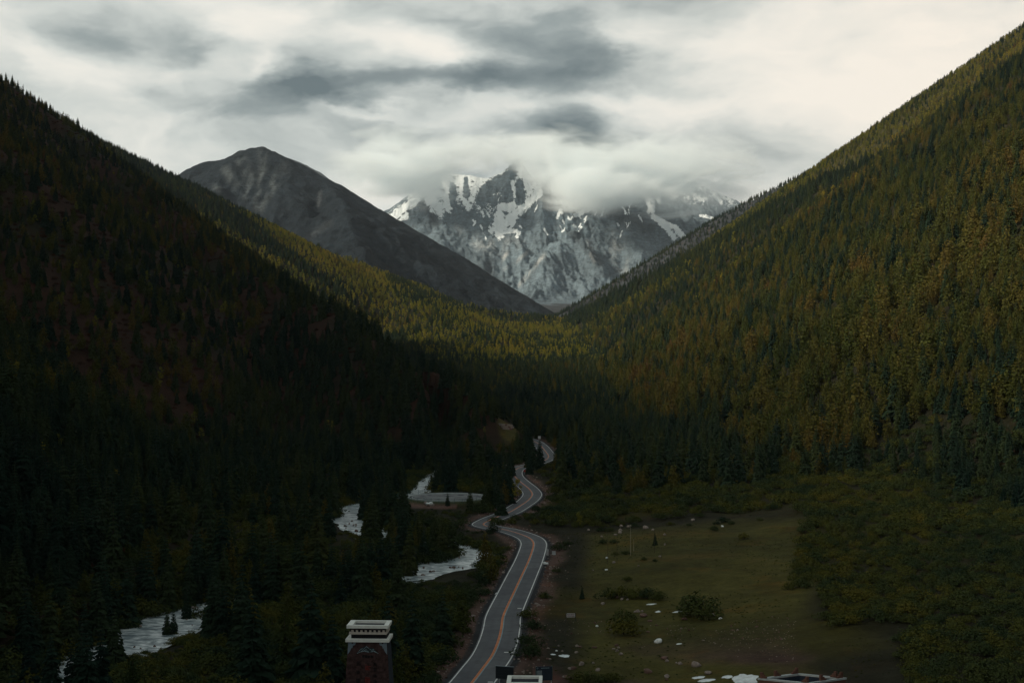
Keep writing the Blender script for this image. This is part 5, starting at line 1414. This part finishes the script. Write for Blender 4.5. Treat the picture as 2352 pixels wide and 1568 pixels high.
RK_M = {m_: [rock_mesh(i * 7 + j, M[m_]) for i in range(4)] for j, m_ in enumerate(('rockpale', 'rockwhite', 'rockbrown'))}
BO = [(q6(1650, 562), 1.7, 'rockwhite', 'white rounded boulder standing alone in the dark meadow'), (q6(848, 803), 1.15, 'rockpale', 'pale pointed boulder on the dirt above the bottom edge'),
      (q6(1735, 930), 1.05, 'rockpale', 'pale round boulder near the bottom edge, left of the snow patches'), (q6(2048, 808), 1.7, 'rockpale', 'big pale boulder right of the dirt bank'),
      (q6(1715, 738), 1.25, 'rockbrown', 'jagged brown boulder at the end of the dirt bank'), (q6(1738, 765), .8, 'rockpale', 'flat pale stone under the jagged brown boulder'), (q6(1880, 790), .8, 'rockpale', 'angular pale stone left of the big boulder'),
      (q6(1842, 778), .5, 'rockpale', 'small pale stone between dirt bank and big boulder'), (q6(2170, 888), 1.1, 'rockpale', 'tan stone above the oval snow patch'), (q6(1012, 397), .7, 'rockwhite', 'small white stone on the lower meadow right of the sign'),
      (q6(375, 165), .8, 'rockpale', 'pale stone on the grass beside the road verge'), (q6(1075, 165), .9, 'rockpale', 'pinkish stone below the thicket'), (q6(1185, 92), 1.4, 'rockbrown', 'pinkish jagged rubble block in front of the thicket'),
      (q6(1225, 105), 1.0, 'rockbrown', 'second pinkish rubble block in front of the thicket'), (q6(1275, 118), .8, 'rockpale', 'pale stone at the right end of the pinkish rubble'), (q6(1330, 122), .6, 'rockpale', 'small stone farther right of the pinkish rubble'),
      (q6(1497, 290), 1.5, 'rockbrown', 'tall jagged brown rock on the dark slope'), (q6(1440, 248), 1.0, 'rockpale', 'pale stone above left of the tall jagged rock'), (q6(1410, 248), .7, 'rockpale', 'small stone left of the pale one above the jagged rock'),
      (q6(1480, 245), .7, 'rockpale', 'small stone right of the pale one above the jagged rock'), (q6(1565, 348), .8, 'rockbrown', 'orange brown stone right below the tall jagged rock'), (q6(1925, 330), 1.2, 'rockbrown', 'brown angular rock under the long snow streak'),
      (q6(2300, 324), .6, 'rockwhite', 'tiny white stone at the far right in the shade'), (q6(1895, 180), .5, 'rockbrown', 'tiny orange stone near the dark slope'), (q6(1545, 458), .6, 'rockbrown', 'small brown stone in the middle of the dark slope'),
      (q6(1220, 655), .7, 'rockpale', 'small pale stone on the upper dirt edge'), (q6(1215, 608), .8, 'rockbrown', 'brown stone at the end of the upper dirt edge'), (q6(1240, 625), .6, 'rockpale', 'stone next to the brown one on the upper dirt edge'),
      (q6(1185, 635), .6, 'rockpale', 'stone left of the upper dirt edge pair'), (q6(1260, 695), .9, 'rockpale', 'stone in the middle of the dirt'), (q6(805, 610), .7, 'rockpale', 'pale stone on the left upper dirt edge'),
      (q6(835, 622), .6, 'rockbrown', 'brown stone on the left upper dirt edge'), (q6(985, 618), .8, 'rockbrown', 'brown lump on the upper dirt edge'), (q6(590, 658), .5, 'rockwhite', 'small white stone above the ragged snow patch'),
      (q6(650, 655), .5, 'rockpale', 'small pale stone right above the ragged snow patch'), (q6(800, 672), .7, 'rockpale', 'flat stone right of the ragged snow patch'), (q6(505, 625), .5, 'rockpale', 'small stone at the left start of the dirt edge'),
      (q6(975, 787), .6, 'rockpale', 'small upright stone right of the pointed boulder'), (q6(1025, 862), .9, 'rockpale', 'slanted pale stone in the rubble by the bottom edge'), (q6(765, 838), .9, 'rockbrown', 'brown stone left below the pointed boulder'),
      (q6(730, 850), .7, 'rockpale', 'pale stone left of the brown one below the pointed boulder'), (q6(705, 945), 1.1, 'rockbrown', 'reddish block right of the second pillar'), (q6(690, 930), .8, 'rockbrown', 'reddish block joined to the one right of the pillar'),
      (q6(1550, 880), 1.2, 'rockbrown', 'long brown block near the bottom edge'), (q6(1530, 850), .8, 'rockbrown', 'brown stone above the long brown block'), (q6(1740, 962), .6, 'rockbrown', 'small brown stone below the round boulder'),
      (q6(660, 925), .6, 'rockpale', 'pale stone just right of the pillar rim'), (q6(495, 745), .6, 'rockbrown', 'brown stone at the left dirt bank'), (q6(520, 738), .5, 'rockpale', 'pale stone at the left dirt bank'), (q6(400, 755), .6, 'rockpale', 'pale stone on the left dirt bank near the bush'),
      (q6(145, 745), .5, 'rockpale', 'pale stone touching the blank board\'s upper right'), (q8(875, 382), 1.9, 'rockpale', 'long grey rock on the upper meadow'), (q8(755, 372), 1.5, 'rockpale', 'grey rock left of the long one on the upper meadow'),
      (q8(695, 370), 1.3, 'rockpale', 'grey rock under the small round bush'), (q8(690, 398), 1.3, 'rockpale', 'grey flat rock below the small round bush'), (q8(690, 416), 1.3, 'rockpale', 'lower grey flat rock below the small round bush'),
      (q8(655, 432), 1.0, 'rockpale', 'lowest grey flat rock left on the upper meadow'), (q8(555, 445), .9, 'rockpale', 'low grey rock above the left wide bush'), (q8(460, 396), 1.1, 'rockpale', 'grey rock below the grey green bushes'),
      (q8(1215, 325), 1.2, 'rockpale', 'pale flat stone at the back of the meadow'), (q8(1425, 370), .9, 'rockwhite', 'tiny bright white stone on the right meadow'), (q8(1010, 430), .9, 'rockpale', 'small grey stone in mid meadow'),
      (q8(925, 396), .9, 'rockpale', 'small grey stone below the long grey rock'), (q8(1355, 240), 1.3, 'rockpale', 'grey rock at the thicket behind the meadow'), (q8(587, 683), .7, 'rockwhite', 'small white stone on the left meadow'),
      (q8(592, 597), .8, 'rockwhite', 'pale litter stone above the left white one'), (q8(820, 657), .6, 'rockpale', 'small pale stone right of the poles'), (q8(640, 630), 1.0, 'rockpale', 'long low stone under the poles'), (q8(975, 586), .7, 'rockpale', 'pale stone by the short pole'),
      (q8(1010, 503), .8, 'rockpale', 'pale stone right of the tiny conifer'), (q8(490, 688), .5, 'rockpale', 'small stone left of the white meadow stone'), (q8(1350, 1012), 1.2, 'rockpale', 'pale slanted stone at the big black bush'), (q8(905, 1055), .7, 'rockbrown', 'small reddish stone below the jagged rock'),
      (c3(870, 466), 1.2, 'rockwhite', 'white flat slab at the outer road edge below the marker posts'), (c3(893, 466), .8, 'rockwhite', 'smaller white slab next to the flat one at the road edge'), (c3(790, 837), .7, 'rockpale', 'pale stone on the verge where the road dips'),
      (c3(665, 940), 1.1, 'rockpale', 'pale block on the verge by the dip'), (c3(735, 910), .8, 'rockpale', 'pale stone right of the verge block'), (c3(430, 748), .8, 'rockwhite', 'whitish stone on the left verge'), (c3(495, 552), .9, 'rockpale', 'pinkish stone high on the left verge'),
      (c2(40, 1310), 2.0, 'rockwhite', 'pale boulder in the rubble before the pond, left one'), (c2(75, 1305), 1.7, 'rockwhite', 'pale boulder in the rubble before the pond, right one'), (c2(10, 1290), 1.6, 'rockpale', 'pale pink boulder at the left of the pond rubble'),
      (c2(100, 1318), 1.3, 'rockpale', 'smaller boulder at the right end of the pond rubble'), (c2(60, 1325), 1.5, 'rockpale', 'lowest boulder of the pond rubble')]
for i, (p, r_, mt, lab) in enumerate(BO):
    x, y, z = hit(*p); o = link('boulder', RK_M[mt][i % 4], loc=(x, y, z + r_ * .18)); o.scale = (r_ * .68,) * 3; o.rotation_euler = (0, 0, i * 1.3); o['label'] = lab; o['category'] = 'rock'; o['group'] = 'stones on the meadow and dirt'


def rubble(name, pts, kinds, label):
    col = bpy.data.collections.new(name + '_sources')
    for mt in kinds:
        for i in range(4): col.objects.link(bpy.data.objects.new('stone_source', RK_M[mt][i]))
    A = np.array(pts); me = bpy.data.meshes.new(name); me.vertices.add(len(A)); me.vertices.foreach_set('co', A[:, :3].astype(np.float32).ravel())
    a = me.attributes.new('size', 'FLOAT_VECTOR', 'POINT'); s = A[:, 3:4]; a.data.foreach_set('vector', np.hstack([s, s, s * .8]).astype(np.float32).ravel())
    a = me.attributes.new('turn', 'FLOAT_VECTOR', 'POINT'); a.data.foreach_set('vector', rng.uniform(-.4, 6, (len(A), 3)).astype(np.float32).ravel())
    o = link(name, me, kind='stuff'); o['label'] = label
    src = bpy.data.node_groups['willow_thicket_nodes'].copy(); src.name = name + '_nodes'
    for n_ in src.nodes:
        if n_.bl_idname == 'GeometryNodeCollectionInfo': n_.inputs[0].default_value = col
        if n_.bl_idname == 'FunctionNodeRandomValue': n_.inputs[5].default_value = len(kinds) * 4 - 1
    o.modifiers.new('scatter', 'NODES').node_group = src


pts = []
for i in range(0, len(rp)):
    if rp[i, 1] > 900 or rp[i, 1] < 200: continue
    t = rp[min(i + 1, len(rp) - 1)] - rp[i]; t /= np.hypot(t[0], t[1]) + 1e-9
    for _ in range(9):
        s = rng.choice([-1, 1]); o_ = s * (5.6 + abs(rng.normal(0, 2.6))); pts.append((rp[i, 0] + t[1] * o_ + rng.normal(0, .6), rp[i, 1] - t[0] * o_ + rng.normal(0, .6), 0, rng.uniform(.10, .36) * (1 + (rng.uniform() > .93) * 1.2)))
A = np.array(pts); A[:, 2] = height(A[:, 0], A[:, 1]); d_, zr_, _ = dist_poly(A[:, 0], A[:, 1], rp); A = A[d_ > 5.4]
rubble('verge_gravel', A, ('rockbrown', 'rockbrown', 'rockpale'), 'red brown gravel and rubble on the road verges')
X = rng.uniform(5, 100, 5200); Y = rng.uniform(222, 335, 5200); n_ = fbm(X / 18, Y / 18, 71, 4) + .5 * fbm(X / 60, Y / 60, 61, 4)
m_ = (n_ > .12) & (X < .24 * Y) & (dist_poly(X, Y, rp)[0] > 6); X, Y = X[m_], Y[m_]
A = np.column_stack([X, Y, height(X, Y), rng.uniform(.06, .22, len(X)) * (1 + (rng.uniform(size=len(X)) > .94) * 1.3)])
A = A[A[:, 0] < .2 * A[:, 1]]
rubble('field_rubble', A, ('rockbrown', 'rockbrown', 'rockpale'), 'scattered stones on the dirt in the lower right')
# stones in the river and grass tussocks on the meadow
A = []
for i in range(420):
    j = rng.integers(0, len(rv)); o_ = rng.choice([-1, 1]) * rng.uniform(RIVER_W - 1.5, RIVER_W + 4); A.append((rv[j, 0] + o_, rv[j, 1] + rng.normal(0, 2), rv[j, 2] - .5, rng.uniform(.25, .8)))
rubble('river_stones', A, ('rockbrown', 'rockpale'), 'wet stones along the river banks')
X = rng.uniform(6, 150, 9000); Y = rng.uniform(240, 500, 9000)
l1_, r1_, _, _, _ = big_ridges(X, Y); m_ = (dist_poly(X, Y, rp)[0] > 8) & (r1_ < floor_z(Y) + .1 * np.clip(X - 22, 0, 200) + 6) & (X > np.interp(Y, road_pts[:110, 1], road_pts[:110, 0])) & (fbm(X / 25, Y / 25, 55, 3) + rng.uniform(-.3, .3, len(X)) > 0)
X, Y = X[m_], Y[m_]
mass('grass_tussocks', 'willow_bush', np.column_stack([X, Y, height(X, Y) + .1, rng.uniform(.2, .6, len(X)), X * 0, Y * 0]), 'low tussocks and herbs over the meadow')
print('TUSSOCKS', len(X))

# ------------------------------------------------------------------ air
b_ = MB(); b_.box(-5200, 5200, -1200, 11000, -140, 1560)
hz = b_.build('haze', M['white']); hz['kind'] = 'stuff'; hz.data.materials.clear()
m = bpy.data.materials.new('thin_air'); nt = nodes_of(m); g = NT(nt)
pv_ = g.n('ShaderNodeVolumePrincipled'); pv_.inputs['Color'].default_value = (.82, .90, 1.0, 1); pv_.inputs['Density'].default_value = HAZE
pv_.inputs['Anisotropy'].default_value = .2
o_ = g.n('ShaderNodeOutputMaterial'); nt.links.new(pv_.outputs[0], o_.inputs[1]); hz.data.materials.append(m)

# low cloud wrapped round the summits of the snow mountain
def cloud(name, cx, cy, cz, rx, ry, rz, dens, seed, thr=.46, col=(.95, .985, 1.0)):
    import bmesh
    bm = bmesh.new(); bmesh.ops.create_icosphere(bm, subdivisions=3, radius=1.0)
    me = bpy.data.meshes.new(name); bm.to_mesh(me); bm.free(); o = link(name, me, loc=(cx, cy, cz)); o.scale = (rx, ry, rz); o['kind'] = 'stuff'; o['label'] = 'soft grey white cloud hanging on the snow mountain'
    m = bpy.data.materials.new(name + '_vapour'); nt = nodes_of(m); g = NT(nt)
    pos = g.n('ShaderNodeTexCoord').outputs['Object']
    r2 = g.vmath('DOT_PRODUCT', pos, pos)
    wp = g.n('ShaderNodeNewGeometry').outputs['Position']
    nz = g.noise(g.vmath('ADD', g.vmath('MULTIPLY', wp, (.0034, .0034, .0085)), (seed * 3.1, seed, 0)), 1.0, 6, .58, .8)
    fall = g.math('SUBTRACT', 1.0, r2, clamp=True)
    d = g.math('ADD', g.math('MULTIPLY', g.math('SUBTRACT', nz, thr), 4.0), g.math('MULTIPLY', g.math('SUBTRACT', fall, .45), .9))
    d = g.math('MULTIPLY', g.math('MULTIPLY', d, g.math('POWER', fall, .6), clamp=True), dens)
    d = g.math('MAXIMUM', d, 0.0)
    pv = g.n('ShaderNodeVolumePrincipled'); pv.inputs['Color'].default_value = (*col, 1); g.set(pv.inputs['Density'], d); pv.inputs['Anisotropy'].default_value = .0
    oo = g.n('ShaderNodeOutputMaterial'); nt.links.new(pv.outputs[0], oo.inputs[1]); me.materials.append(m)
    m.cycles.volume_step_rate = .6 if hasattr(m.cycles, 'volume_step_rate') else 1
    return o


CL3 = [(652, 174, 8300, 130, 50, .014, 1, .455), (592, 188, 8150, 66, 32, .013, 2, .46), (405, 168, 8500, 90, 46, .014, 3, .45), (500, 152, 8700, 100, 24, .010, 5, .47), (556, 160, 8500, 56, 38, .011, 6, .46)]
for (u_, v_, d_, ru, rv2, de, sd_, th) in CL3:
    c_ = P(u_, v_, d_); cloud('cloud', *c_, ru / F * d_, 420, rv2 / F * d_, de, sd_, th)
